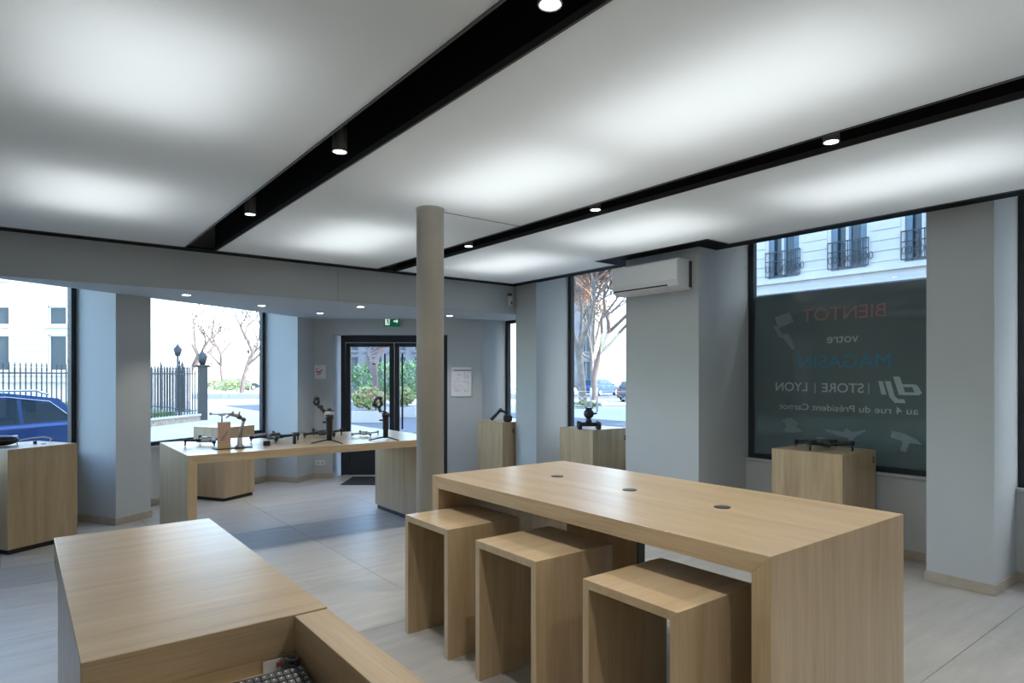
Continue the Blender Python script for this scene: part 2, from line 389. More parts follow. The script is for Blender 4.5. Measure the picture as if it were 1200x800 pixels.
window(2, Matrix.Translation((*A(0, .64), 0)) @ Matrix.Rotation(FA, 4, 'Z'), 2.47, .728, 2.83)
w3 = window(3, RM(1.945), 1.89, .728, 3.12)
window(4, RM(4.79), 1.875, .728, 3.12)
window(5, RM(7.12), 1.02, .728, SZ+.0)
window(6, RM(-.75), 2.258, .728, 3.12)
window(7, RM(-3.0), 1.70, .728, 3.12)

# printed film on window 3 (seen from its back, so the writing is mirrored)
film = MB().box(.062, 1.828, .006, .008, .778, 2.43).build('printed_film', FILM, w3)
def text(s, size, y, z, m, slant=0, sx=1.0):
    c = bpy.data.curves.new('lettering', 'FONT'); c.body = s; c.size = size; c.align_x = 'CENTER'; c.align_y = 'CENTER'; c.extrude = .0004; c.shear = slant; c.offset = 0 if s.isupper() and size > .15 else size*.006
    t = bpy.data.objects.new('tmp', c); COL.objects.link(t)
    dg = bpy.context.evaluated_depsgraph_get(); me = bpy.data.meshes.new_from_object(t.evaluated_get(dg))
    bpy.data.objects.remove(t)
    me.materials.clear(); me.materials.append(m)
    # text x -> window local x (+Y world), text y -> z ; lies just inside the film
    me.transform(Matrix(((sx, 0, 0, y-1.945), (0, 0, 1, .0092), (0, 1, 0, z), (0, 0, 0, 1))))
    o = bpy.data.objects.new('lettering', me); COL.objects.link(o); o.parent = w3; return o
def zAt(u, v):                     # point on the film plane X=6.19 as (y, z), from the measured photo grid
    k = (u-600)/745; dx = math.sin(YAW)+k*math.cos(YAW); dy = math.cos(YAW)-k*math.sin(YAW); t = 6.19/dx
    return t*dy, CAM_H-(v-440)*t/745
def centre(u0, u1, v):
    a, b = zAt(u0, v)[0], zAt(u1, v)[0]; return (a+b)/2, zAt((u0+u1)/2, v)[1], abs(a-b)
for s, u0, u1, v, h, m in [('BIENTOT', 940, 1038, 367, .175, INKR), ('votre', 969, 1006, 396.5, .125, INKW), ('MAGASIN', 936, 1044, 424, .175, INKB),
                           ('STORE', 963, 1012, 455, .125, INKW), ('LYON', 909, 946, 453.5, .125, INKW), ('au 4 rue du Président Carnot', 913, 1076, 479, .088, INKW)]:
    y, z, wd = centre(u0, u1, v)
    o = text(s, h, 0, 0, m); xs = [vv.co.x for vv in o.data.vertices]; cw = max(xs)-min(xs); cx = (max(xs)+min(xs))/2
    for vv in o.data.vertices:
        vv.co.x = (vv.co.x-cx)*wd/cw+(y-1.945); vv.co.z += z
for u in (1018, 955):
    y, z = zAt(u, 455); MB().box(y-1.945-.003, y-1.945+.003, .009, .0098, z-.05, z+.05).build('divider_bar', INKW, w3)
# the three-letter emblem, drawn as slanted bars (x = reading direction)
y0, zc = zAt(1082, 457); y1, _ = zAt(1032, 457); lw = y1-y0
def em(polys, m, nm):
    b = MB()
    for p in polys:
        b.prism([(y0-1.945+q[0]*lw, zc+q[1]*.19) for q in p], 'y', .009, .0098)
    return b.build(nm, m, w3)
em([[(.08, .05), (.14, .22), (.22, .26), (.477, .26), (.457, .13), (.25, .13), (.20, -.11), (.42, -.11), (.40, -.24), (.10, -.24), (.03, -.14)],
    [(.40, -.24), (.54, .62), (.70, .62), (.56, -.24)]], INKW, 'emblem')
em([[(.66, -.30), (.76, .40), (.90, .40), (.78, -.36), (.66, -.62), (.40, -.62), (.44, -.44), (.58, -.44)]], INKW, 'emblem')
em([[(.86, -.24), (.95, .40), (1.06, .40), (.98, -.24)]], INKW, 'emblem')
# faint product pictures printed on the film
def pic(polys, nm='printed_picture', m=INKG):
    b = MB()
    for p in polys: b.prism([(zAt(*q)[0]-1.945, zAt(*q)[1]) for q in p], 'y', .009, .0098)
    return b.build(nm, m, w3)
pic([[(908, 372), (925, 366), (930, 377), (912, 385)], [(906, 382), (910, 381), (917, 392), (924, 391), (932, 408), (928, 410), (919, 397), (913, 395)]])
pic([[(968, 503), (988, 506), (992, 501), (998, 506), (1014, 503), (1014, 505), (1002, 512), (997, 520), (995, 520), (994, 513), (984, 511), (968, 505)]])
pic([[(915, 492), (926, 489), (936, 495), (933, 500), (940, 505), (930, 507), (918, 505), (922, 499)]])
pic([[(1045, 504), (1060, 508), (1074, 514), (1080, 521), (1066, 519), (1062, 530), (1055, 528), (1058, 517), (1044, 512)]])
box(1.50, 1.516, .009, .012, .80, .815).build('film_tab', WPLAST, w3)

# ------------------------------------------------------------------ door
dr = sempty('door_1'); dr.rotation_euler = (0, 0, -YAW)
L0, L1, DD = -2.735, -1.03, 10.2
MB().box(L0, L0+.07, DD-.04, DD+.04, 0, 2.24, bev=.003).box(L1-.07, L1, DD-.04, DD+.04, 0, 2.24, bev=.003).box(L0+.07, L1-.07, DD-.04, DD+.04, 2.13, 2.24, bev=.003).build('door_frame', ANTH, dr)
mid = (L0+L1)/2-.0
for (a, b, hs) in ((L0+.075, mid-.004, 1), (mid+.004, L1-.075, -1)):
    lf = MB().box(a, a+.075, DD-.03, DD+.03, .01, 2.125, bev=.003).box(b-.075, b, DD-.03, DD+.03, .01, 2.125, bev=.003).box(a+.075, b-.075, DD-.03, DD+.03, 2.06, 2.125, bev=.003).box(a+.075, b-.075, DD-.03, DD+.03, .60, .685, bev=.003).box(a+.075, b-.075, DD-.02, DD+.02, .01, .60).build('door_leaf', ANTH, dr)
    MB().box(a+.075, b-.075, DD-.004, DD+.004, .685, 2.06).build('door_pane', GLASS, lf)
    hx = b-.135 if hs > 0 else a+.135
    MB().tube([(hx, DD-.09, .75), (hx, DD-.09, 1.95)], .014, 10).tube([(hx, DD-.09, .85), (hx, DD-.03, .85)], .01, 8).tube([(hx, DD-.09, 1.85), (hx, DD-.03, 1.85)], .01, 8).build('door_handle', BLACKM, lf)
MB().box(mid-.012, mid+.012, DD-.05, DD-.03, 2.03, 2.12, bev=.003).build('door_stop', MGREY, dr)
dbox(L0, L1, DD-.06, DD+.06, -.02, .012).build('threshold', LGREY, dr).matrix_parent_inverse = Matrix.Rotation(YAW, 4, 'Z')
tag(MB().box(-.55, .55, -.36, .36, 0, .012, bev=.004).build('door_mat', MAT_), 'black fibre mat lying inside the glass entrance door', 'mat')
o = bpy.data.objects['door_mat']; o.location = (*D(-1.96, 9.66), 0); o.rotation_euler = (0, 0, -YAW)

# ------------------------------------------------------------------ luminous ceiling
def lamp_at(name, kind, parent, loc, energy, color=(1, .97, .93), rot=(0, 0, 0), **kw):
    l = bpy.data.lights.new(name, kind); l.energy = energy; l.color = color
    for k, v in kw.items(): setattr(l, k, v)
    o = bpy.data.objects.new(name, l); COL.objects.link(o); o.parent = parent; o.location = loc; o.rotation_euler = rot; return o
def light_box(label, outline, lamps, warm=(.94, .98, 1.0)):
    xs = [p[0] for p in outline]; ysb = [p[1] for p in outline]
    t = thing('ceiling_lightbox', label, 'ceiling light', ((min(xs)+max(xs))/2, (min(ysb)+max(ysb))/2, CZ), 0, 'backlit ceiling panels')
    ox, oy = t.location.x, t.location.y
    pl = [(p[0]-ox, p[1]-oy) for p in outline]; n = len(pl)
    b = MB(); b._add([(p[0], p[1], 0) for p in pl], [tuple(range(n))]); b.build('membrane', MEMB, t)
    # inward offset for rim thickness
    def ring(bm, w_in, z0, z1):
        for i in range(n):
            a, c = Vector(pl[i]), Vector(pl[(i+1) % n]); d = (c-a).normalized(); nn = Vector((-d.y, d.x))
            bm.prism([tuple(a-d*0), tuple(c), tuple(c+nn*w_in), tuple(a+nn*w_in)], 'z', z0, z1)
    r = MB(); ring(r, -.012, -.006, .028); r.build('edge_profile', PROF, t)
    h = MB(); ring(h, -.010, .028, .33); h.build('housing', BLACK, t)
    g = MB(); ring(g, .004, .028, .33)
    g.box(min(p[0] for p in pl), max(p[0] for p in pl), min(p[1] for p in pl), max(p[1] for p in pl), .325, .335)
    g.build('reflector', WHITEP, t)
    for (lx, ly, sx, sy, e) in lamps:
        box(lx-ox-sx/2, lx-ox+sx/2, ly-oy-sy/2, ly-oy+sy/2, .30, .322, bev=.003).build('lamp_bar', WPLAST, t)
        lamp_at('lamp_light', 'AREA', t, (lx-ox, ly-oy, .295), e, warm, shape='RECTANGLE', size=sx, size_y=sy)
    return t
def rect(x0, x1, y0, y1): return [(x0, y0), (x1, y0), (x1, y1), (x0, y1)]
W = PANEL_W
light_box('backlit ceiling panel left of the left black channel', rect(-.49, 1.285, -3.1, 6.95), [(.42, 5.35, .75, 1.1, W*.85), (.42, 3.05, .75, 1.1, W*.8), (.42, .9, .75, 1.1, W*.7), (.42, -1.3, .75, 1.1, W)])
lb = light_box('middle backlit ceiling panel between the two black channels, with the round column', rect(1.58, 3.357, -3.1, 6.95), [(2.45, 5.6, .75, 1.3, W), (2.55, 3.3, .75, 1.3, W), (2.55, 1.7, .75, 1.4, W), (2.55, -.3, .75, 1.4, W)])
box(2.58-2.4685, 3.357-2.4685, 4.229-1.925, 4.235-1.925, -.003, .001).build('seam_strip', PROF, lb)
light_box('right backlit ceiling panel along the windows, notched round the pier with the air conditioner',
          [(3.62, -3.1), (5.40, -3.1), (5.40, 3.56), (5.05, 3.56), (5.05, 5.02), (5.40, 5.02), (5.40, 6.95), (3.62, 6.95)], [(4.4, 5.75, .75, 1.3, W), (4.35, 3.75, .75, 1.3, W), (4.5, 1.75, .75, 1.4, W), (4.5, -.5, .75, 1.4, W)])
light_box('farthest left backlit ceiling panel near the west wall', rect(-2.9, -.78, -3.1, 6.95), [(-1.8, 5.3, .75, 1.1, W), (-1.8, 2.5, .75, 1.1, W), (-1.8, -.8, .75, 1.1, W)])
for n_, x in (('left', 1.4325), ('right', 3.4885)):
    pass
# black soffit frame at the wall side, level with the panels
struct(box(5.412, 5.60, -3.1, 3.548, CZ+.004, CZ+.02).build('trim_ceiling_right', BLACK))
struct(box(5.412, 5.60, 5.03, 7.17, CZ+.004, CZ+.02).build('trim_ceiling_right', BLACK))
struct(MB().box(5.062, 5.30, 3.548, 5.03, CZ+.004, CZ+.02).box(5.30, 5.60, 3.548, 3.835, CZ+.004, CZ+.02).box(5.30, 5.60, 4.79, 5.03, CZ+.004, CZ+.02).build('trim_ceiling_pier', BLACK))
struct(box(-3.0, 5.60, 6.962, 7.165, CZ+.004, CZ+.02).build('trim_ceiling_beam', BLACK))

def spot(label, x, y, k=1):
    t = thing('ceiling_spotlight', label, 'spotlight', (x, y, CZ), 0, 'cylinder spotlights in the ceiling channels')
    MB().lathe([(.042, .0), (.042, .24)], seg=28).build('housing', PROF, t)
    MB().lathe([(.034, .24), (.034, .39)], seg=16).build('mount', BLACKM, t)
    r = MB(); r.tube([(.040*math.cos(a*PI/16), .040*math.sin(a*PI/16), 0) for a in range(33)], .004, 6, caps=False); r.build('trim_ring', STEEL, t)
    MB().lathe([(.035, -.001), (.035, .002)], seg=24).build('lens', LAMP, t)
    lamp_at('spot_light', 'SPOT', t, (0, 0, -.01), SPOT_W*k, (1, .97, .92), spot_size=math.radians(125), spot_blend=.8, shadow_soft_size=.035)
for x, y, l in [(1.435, 1.64, 'black cylinder spotlight nearest the camera in the left channel'), (1.435, 3.45, 'middle black cylinder spotlight hanging in the left ceiling channel'),
                (1.435, 5.22, 'farthest black cylinder spotlight in the left channel, near the beam'), (3.487, 1.67, 'nearest black spotlight in the right ceiling channel'),
                (3.487, 3.46, 'middle black spotlight in the right ceiling channel'), (3.487, 5.2, 'farthest black spotlight in the right channel, just right of the column'),
                (1.435, -.15, 'added black spotlight of the left channel just behind the camera'), (3.487, -.15, 'added black spotlight of the right channel just behind the camera'),
                (1.435, -1.95, 'added last black spotlight of the left channel by the south wall'), (3.487, -1.95, 'added last black spotlight of the right channel by the south wall')]:
    spot(l, x, y, 1 if y > 0 else .9)  # spots behind the camera are unseen, added to brighten the room
dls = [(1.43, 7.62, 'recessed downlight in the alcove ceiling, first from the left window'), (2.39, 8.20, 'small recessed downlight above the second window'),
       (3.33, 8.70, 'recessed downlight in front of the wall with the red notice'), (3.43, 7.58, 'recessed downlight left of the exit sign, close to the beam'), (4.97, 7.91, 'recessed downlight right of the column above the evacuation plan')]
for x, y, l in dls:
    t = thing('recessed_downlight', l, 'downlight', (x, y, SZ), 0, 'recessed downlights in the alcove ceiling')
    MB().lathe([(.055, -.004), (.055, -.0005)], seg=24).build('bezel', WPLAST, t)
    MB().lathe([(.040, -.006), (.040, -.004)], seg=20).build('lens', LAMP, t)
    lamp_at('spot_light', 'SPOT', t, (0, 0, -.02), SPOT_W*.45, (1, .95, .88), spot_size=math.radians(90), spot_blend=.7, shadow_soft_size=.04)

# ------------------------------------------------------------------ furniture
TH = .94
def mitred_table(name, label, cat, x0, x1, y0, y1, along, t, group=None):
    e = thing(name, label, cat, ((x0+x1)/2, (y0+y1)/2, 0), 0, group); a, b = (x1-x0)/2, (y1-y0)/2
    if along == 'y':
        MB().prism([(-b, TH), (-b+t, TH-t), (b-t, TH-t), (b, TH)][::-1], 'x', -a, a, bev=.0012).build('tabletop', OY, e)
        MB().prism([(-b, 0), (-b+t, 0), (-b+t, TH-t), (-b, TH)], 'x', -a, a, bev=.0012).build('leg', OZ, e)
        MB().prism([(b-t, 0), (b, 0), (b, TH), (b-t, TH-t)], 'x', -a, a, bev=.0012).build('leg', OZ, e)
    else:
        MB().prism([(-a, TH), (-a+t, TH-t), (a-t, TH-t), (a, TH)][::-1], 'y', -b, b, bev=.0012).build('tabletop', OX, e)
        MB().prism([(-a, 0), (-a+t, 0), (-a+t, TH-t), (-a, TH)], 'y', -b, b, bev=.0012).build('leg', OZ, e)
    return e
tb = mitred_table('high_table', 'long oak high table with three black cable grommets and tucked-in stools', 'table', 2.165, 3.335, 1.255, 3.662, 'y', .078)
ox, oy = tb.location.x, tb.location.y
for y in (3.113, 2.488, 1.876):
    g = MB().lathe([(.041, 0), (.041, .0025), (.036, .004)], (2.786-ox, y-oy, TH), 28).build('cable_grommet', BLACKM, tb)
    MB().lathe([(.026, .004), (.026, .0046)], (2.786-ox, y-oy, TH), 24).build('grommet_insert', DGREY, g)
box(2.81-ox, 2.865-ox, 2.452-oy, 3.05-oy, .0, TH-.079, bev=.002).build('centre_support', OZ, tb)
box(2.808-ox, 2.867-ox, 2.444-oy, 2.4515-oy, .0, TH-.08).build('support_trim', BLACKM, tb)
MB().box(2.84-ox, 2.96-ox, 1.42-oy, 2.38-oy, TH-.135, TH-.125).box(2.84-ox, 2.845-ox, 1.42-oy, 2.38-oy, TH-.125, TH-.079).box(2.955-ox, 2.96-ox, 1.42-oy, 2.38-oy, TH-.125, TH-.079).build('cable_tray', BLACKM, tb)
box(2.36-ox, 2.40-ox, 1.77-oy, 1.825-oy, TH-.115, TH-.08, bev=.003).build('power_socket', WPLAST, tb)

def stool(label, y):
    s, d, h, t = .497, .515, .734, .037
    e = thing('stool', label, 'stool', (1.90+d/2, y+s/2, 0), 0, 'oak box stools along the high table'); a, b = d/2, s/2
    if 'proto' in stool.__dict__: 
        r = copy_tree(stool.proto); r.location = e.location; r['label'] = label; bpy.data.objects.remove(e); return r
    MB().prism([(-b, h), (-b+t, h-t), (b-t, h-t), (b, h)][::-1], 'x', -a, a, bev=.0012).build('seat', OX, e)
    MB().prism([(-b, 0), (-b+t, 0), (-b+t, h-t), (-b, h)], 'x', -a, a, bev=.0012).build('leg', OZ, e)
    MB().prism([(b-t, 0), (b, 0), (b, h), (b-t, h-t)], 'x', -a, a, bev=.0012).build('leg', OZ, e)
    box(a-.16, a-.135, -b+t, b-t, h-t-.075, h-t, bev=.001).build('stretcher', OY, e)
    box(a-.16, a-.135, -b+t, b-t, .10, .19, bev=.001).build('stretcher', OY, e)
    stool.proto = e; return e
stool('oak box stool nearest the camera, tucked under the high table', 1.465)
stool('middle oak box stool of the three under the high table', 2.272)
stool('oak box stool farthest from the camera, nearest the column', 3.045)

# far display table
e = mitred_table('display_table', 'long oak display table carrying drones and gimbals, before the entrance door', 'table', 1.095, 3.57, 5.775, 7.11, 'x', .07)
ox, oy = e.location.x, e.location.y
MB().box(3.40-ox, 3.555-ox, 5.79-oy, 7.095-oy, .05, TH-.07, bev=.0012).build('leg', OZ, e)
box(3.42-ox, 3.54-ox, 5.81-oy, 7.075-oy, 0, .05).build('plinth', PLASTIC, e)

# front counter
e = thing('cash_counter', 'oak counter in the lower left foreground with an open recessed shelf', 'counter', (.4025, 1.8, 0))
box(-.2925, .2925, -.04, 1.39, TH-.10, TH, bev=.0015).build('countertop', OX, e)
box(-.28, -.25, -1.2, 1.385, 0, TH-.10).build('side_panel', OZ, e)
box(.1985, .2915, -1.2, 1.385, 0, TH-.10).build('side_panel', OZ, e)
box(-.25, .25, 1.35, 1.385, 0, TH-.10).build('end_panel', OZ, e)
box(-.291, .1955, -.0385, -.0135, .765, TH-.10).build('drop_panel', OX, e)
box(.1985, .2925, -1.2, -.043, TH-.0995, TH-.004, bev=.0012).build('rim', OY, e)
box(-.2495, .1975, -1.2, -.039, .765, .80).build('shelf', OX, e)
# pedestals
def pedestal(label, x, y, rz, w, dpt, holes=None):
    e = thing('display_pedestal', label, 'pedestal', (x, y, 0), rz, 'oak display pedestals by the windows')
    box(-w/2, w/2, -dpt/2, dpt/2, .045, TH, bev=.0015).build('cabinet', OZ, e)
    box(-w/2+.02, w/2-.02, -dpt/2+.02, dpt/2-.02, 0, .045).build('plinth', PLASTIC, e)
    if holes:
        ax, hx, hz = holes
        for dz in (0, -.032):
            if ax == '-x': M = Matrix.Translation((-w/2, hx, hz+dz)) @ Matrix.Rotation(PI/2, 4, 'Y')
            elif ax == '+x': M = Matrix.Translation((w/2, hx, hz+dz)) @ Matrix.Rotation(PI/2, 4, 'Y')
            else: M = Matrix.Translation((hx, -dpt/2, hz+dz)) @ Matrix.Rotation(PI/2, 4, 'X')
            MB().lathe([(.013, -.003), (.013, .003)], seg=16, M=M).build('lock', BLACKM, e)
    return e
c = Vector((-.085, 7.214)); pA = c+FT*.31+FN*.31
pedestal('oak pedestal at the left edge, in front of the window with the blue car', pA.x, pA.y, FA, .62, .62, ('-x', -.17, .86))
cB = Vector((2.05, 8.60)); pB = cB+FT*.26+FN*.26
pedestal('oak pedestal behind the display table, under the window with the fence', pB.x, pB.y, FA, .52, .52)
pedestal('oak pedestal in the corner right of the column, in front of the narrow window', 5.70, 7.475, 0, .64, .62, ('-y', -.13, .83))
pedestal('oak pedestal under the window with the plane tree, carrying a small rover', 5.785, 5.785, 0, .60, .60, ('-y', .27, .83))
pedestal('oak pedestal in front of the window with the mirrored lettering', 5.73, 2.815, 0, .63, .63, ('-y', .265, .87))

# ------------------------------------------------------------------ wall fittings
# air conditioner on the middle pier
e = thing('air_conditioner', 'white split air conditioner mounted high on the middle pier', 'air conditioner', (5.30, 4.365, 2.46))
MB().prism([(-.205, .09), (-.19, .03), (-.12, .0), (0, .0), (0, .30), (-.19, .30), (-.205, .285)], 'y', -.435, .435, bev=.004).build('body', WPLAST, e)
box(-.213, -.205, -.43, .43, .085, .285, bev=.003).build('front_panel', WPLAST, e)
box(-.196, -.186, -.30, .42, .035, .05).build('air_outlet', BLACKM, e)
MB().prism([(-.20, .026), (-.12, -.006), (-.11, -.002), (-.196, .034)], 'y', -.29, .43).build('louvre', WPLAST, e)
box(-.03, .0, -.452, -.437, .02, .28).build('side_gap', PROF, e)
# camera sensor at the beam corner
e = thing('motion_sensor', 'small white motion detector on the beam next to the corner pier', 'sensor', (5.50, 7.165, 2.60))
box(-.025, .025, -.045, 0, -.01, .13, bev=.006).build('body', WPLAST, e)
box(-.018, .018, -.052, -.045, .005, .05, bev=.004).build('sensor_lens', MGREY, e)
box(-.03, .03, -.02, 0, .13, .165).build('bracket', DGREY, e)
# exit sign
p = D(-1.87, 9.89); e = thing('exit_sign', 'green emergency exit sign with running figure above the entrance door', 'sign', (*p, 2.365), -YAW)
MB().box(-.12, .12, -.02, .02, 0, .15, bev=.004).build('sign_box', GREEN, e)
f = MB(); f.prism([(.03, .068), (.075, .068), (.075, .045), (.105, .08), (.075, .115), (.075, .092), (.03, .092)], 'y', -.0225, -.02, M=None); 
f.build('arrow', WHITEG, e)
MB().box(-.10, -.03, -.0225, -.02, .02, .13).build('door_symbol', WHITEG, e)
fg = MB(); fg.ball((-.055, -.023, .112), .010, sy=.3, seg=8); fg.prism([(-.075, .03), (-.066, .03), (-.056, .06), (-.046, .045), (-.042, .028), (-.034, .03), (-.038, .05), (-.047, .07), (-.046, .095), (-.062, .1), (-.078, .085), (-.074, .078), (-.062, .088), (-.064, .062)], 'y', -.0245, -.0225)
fg.build('running_figure', GREEN, e)
# left notice, switch, outlet, right plan
p = D(-3.03, 9.927)
def wall_item(name, label, cat, r, z): return thing(name, label, cat, (*D(r, 9.93), z), -YAW)
e = wall_item('notice', 'small white notice with red printing left of the entrance door', 'sign', -2.995, 1.55)
MB().box(-.085, .085, -.008, 0, 0, .215, bev=.001).build('sheet', PAPER, e)
MB().prism([(-.07, .10), (-.01, .09), (.04, .13), (.035, .15), (-.02, .115), (-.065, .13)], 'y', -.0095, -.008).prism([(-.05, .07), (.03, .10), (.03, .085), (-.04, .055)], 'y', -.0095, -.008).prism([(-.07, .145), (-.03, .155), (-.03, .165), (-.07, .16)], 'y', -.0095, -.008).build('red_print', PAPERR, e)
e = wall_item('light_switch', 'small white switch below the red notice', 'switch', -3.0, 1.26)
box(-.035, .035, -.01, 0, -.035, .035, bev=.003).build('plate', LGREY, e); box(-.014, .014, -.016, -.01, -.02, .02, bev=.002).build('rocker', WPLAST, e)
e = wall_item('wall_outlet', 'white socket low on the wall left of the door', 'socket', -2.99, .24)
box(-.075, .075, -.012, 0, -.04, .04, bev=.003).build('plate', WPLAST, e)
for dx in (-.035, .035): MB().lathe([(.02, 0), (.02, .003)], seg=16, M=Matrix.Translation((dx, -.012, 0)) @ Matrix.Rotation(PI/2, 4, 'X')).build('socket_hole', LGREY, e)
e = wall_item('evacuation_plan', 'framed evacuation plan with dark header right of the column', 'sign', -.79, 1.27)
box(-.165, .165, -.012, 0, 0, .47, bev=.002).build('frame', LGREY, e)
box(-.155, .155, -.0135, -.012, .01, .46).build('sheet', PAPER, e)
box(-.13, .15, -.0145, -.0135, .405, .42).build('header_band', PAPERB, e)
pr = MB(); random.seed(4)
for i in range(26):
    x = random.uniform(-.13, .07); z = random.uniform(.05, .35)
    pr.box(x, x+random.uniform(.01, .07), -.0143, -.0135, z, z+.004)
    pr.box(x, x+.004, -.0143, -.0135, z, z+random.uniform(.01, .05))
for i in range(9): pr.box(.085, .085+random.uniform(.03, .06), -.0143, -.0135, .08+i*.03, .084+i*.03)
pr.build('floor_plan_print', PAPERG, e)['kind'] = 'stuff'
e = wall_item('door_contact', 'small grey box low at the left edge of the entrance door recess', 'fitting', -2.77, .05)
box(-.028, .028, -.05, -.013, -.0, .05, bev=.004).build('casing', LGREY, e)

# ------------------------------------------------------------------ small devices
def drone(label, x, y, z, rz, s=1.0, body=DGREY, arm=PLASTIC, group='drones on display', droop=0):
    e = thing('drone', label, 'drone', (x, y, z), rz, group)
    hb = .026*s
    MB().box(-.09*s, .085*s, -.036*s, .036*s, hb, hb+.045*s, bev=.012*s).box(-.05*s, .06*s, -.028*s, .028*s, hb+.043*s, hb+.062*s, bev=.008*s).build('body', body, e)
    cam_ = MB().box(.085*s, .105*s, -.022*s, .022*s, hb+.0, hb+.03*s, bev=.004*s).build('gimbal_camera', PLASTIC, e)
    MB().lathe([(.010*s, 0), (.010*s, .006*s)], seg=14, M=Matrix.Translation((.105*s, 0, hb+.016*s)) @ Matrix.Rotation(PI/2, 4, 'Y')).build('camera_lens', LENS, cam_)
    box(-.075*s, -.02*s, -.026*s, .026*s, hb+.06*s, hb+.066*s).build('battery', MGREY, e)
    for sx in (1, -1):
        for sy in (1, -1):
            ex, ey = sx*.155*s, sy*.17*s; ez = hb+(.040 if sx > 0 else .018)*s
            a = MB().tube([(sx*.06*s, sy*.03*s, hb+.025*s), (sx*.10*s, sy*.09*s, hb+.03*s), (ex, ey, ez)], [.017*s, .014*s, .012*s], 8).build('arm', arm, e)
            MB().lathe([(.019*s, -.014*s), (.020*s, .014*s), (.012*s, .022*s)], (ex, ey, ez), 14).build('motor', arm, a)
            MB().tube([(ex, ey, ez), (ex+sx*.005*s, ey, .004)], [.010*s, .007*s], 6).build('landing_leg', arm, a)
            ang = sx*sy*.6+.3*sx; pr = MB(); zz = ez+.024*s
            for k in (0, PI):
                c_, s_ = math.cos(ang+k), math.sin(ang+k)
                def pt(r, q): return (ex+(r*c_-q*s_)*s, ey+(r*s_+q*c_)*s, zz)
                pr.prism([pt(.0, -.006)[:2], pt(.03, -.012)[:2], pt(.07, -.006)[:2], pt(.075, 0)[:2], (pt(.03, .010))[:2], pt(0, .006)[:2]], 'z', zz, zz+.0015)
            pr.build('propeller', arm, a)
    return e
def at(u, v, z=TH):                # a spot on a horizontal surface
    d = 745*(CAM_H-z)/(v-440); return D((u-600)/745*d, d)
p = at(243, 521); drone('drone with a pale body at the left end of the display table', p.x, p.y+.02, TH, 2.5, .85, LGREY)
p = at(322, 517); drone('large black drone between the tan box and the first gimbal', p.x, p.y, TH, .5, .95)
p = at(379, 512); drone('dark drone standing behind the tripod gimbal next to the switch wall', p.x, p.y, TH, .9, .9)
p = at(428, 511); drone('tiny pale grey drone at the back of the table before the door glass', p.x, p.y, TH, .7, .62, LGREY, MGREY)
drone('black quadcopter drone on the pedestal before the mirrored lettering', 5.70, 2.80, TH, -2.3, 1.05)
# folded drone, remote and small parts on the left pedestal
e = thing('handheld_case', 'black rounded device bag lying on the left edge pedestal', 'case', (*at(6, 523), TH), FA)
MB().ball((0, .05, .052), .05, sx=3.0, sy=1.5, sz=1.0, seg=16).build('shell', PLASTIC, e)
MB().tube([(-.12, .0, .05), (0, -.028, .06), (.12, .0, .05)], .005, 6).build('zip_seam', DGREY, e)
e = thing('propeller_guard', 'thin white looped guard lying behind the black bag on the left pedestal', 'guard', (*at(45, 519), TH), FA)
MB().tube([(-.17, .09, .030), (-.02, .08, .045), (.09, .07, .050), (.15, .06, .035), (.17, .05, .012)], .006, 8).build('rod', WPLAST, e)
for sx in (-.15, .16): MB().tube([(sx, .07, .03), (sx, .07, 0)], .005, 6).build('foot', WPLAST, e)
e = thing('action_camera', 'tiny black cube camera on the left pedestal', 'camera', (*at(41, 520), TH), FA)
box(-.013, .013, -.012, .012, 0, .03, bev=.003).build('body', PLASTIC, e); MB().lathe([(.007, 0), (.007, .003)], seg=12, M=Matrix.Translation((0, -.012, .018)) @ Matrix.Rotation(PI/2, 4, 'X')).build('camera_lens', LENS, e)
e = thing('memory_card', 'thin grey clip lying right of the tiny black camera', 'clip', (*at(51, 520), TH), FA+.3)
box(-.022, .022, -.008, .008, 0, .006, bev=.001).build('body', MGREY, e)
# tan box, little arm
base = at(271, 525)
e = thing('display_tray', 'thin dark tray under the tan box and robot arm', 'tray', (*base, TH), 0)
box(-.15, .17, -.06, .07, 0, .010, bev=.002).build('plate', DGREY, e)
p = at(262.5, 525, .95)
e = thing('tan_box', 'upright tan box with brown printing on the display table', 'box', (p.x, p.y, TH+.010), -.15)
box(-.052, .052, -.035, .035, .045, .235, bev=.002).build('carton', TAN, e)
box(-.054, .054, -.037, .037, 0, .045, bev=.002).build('base_block', OX, e)
MB().prism([(-.03, .07), (-.01, .07), (.02, .12), (.03, .16), (.02, .16), (0, .12), (-.02, .11)], 'y', -.0365, -.035).build('brown_print', GUN, e)
px, py = p.x, p.y
e = thing('mini_drone', 'little pale model aircraft perched on top of the tan box', 'drone', (px-.02, py-.01, TH+.245))
MB().tube([(0, 0, 0), (0, 0, .06)], .006, 8).build('stem', GUN, e)
MB().box(-.03, .03, -.02, .02, .058, .08, bev=.006).build('body', LGREY, e)
for sx in (-1, 1):
    a = MB().tube([(sx*.02, 0, .07), (sx*.10, .03*sx, .078)], [.007, .004], 6).build('wing', LGREY, e)
    MB().lathe([(.010, -.01), (.010, .012)], (sx*.10, .03*sx, .08), 10).build('motor', MGREY, a)
p2 = at(281, 524, .95)
e = thing('robot_arm', 'small grey jointed robot arm standing right of the tan box', 'robot', (p2.x, p2.y, TH+.010), 0)
MB().lathe([(.042, 0), (.040, .012), (.022, .03), (.020, .09)], seg=18).build('pedestal_base', MGREY, e)
MB().tube([(0, 0, .08), (.012, 0, .15), (.035, 0, .245)], [.018, .015, .013], 10).build('lower_arm', GUN, e)
MB().ball((.035, 0, .25), .020, seg=12).build('elbow', DGREY, e)
MB().tube([(.035, 0, .25), (-.03, 0, .29), (-.075, 0, .30)], [.014, .017, .014], 10).build('upper_arm', GUN, e)
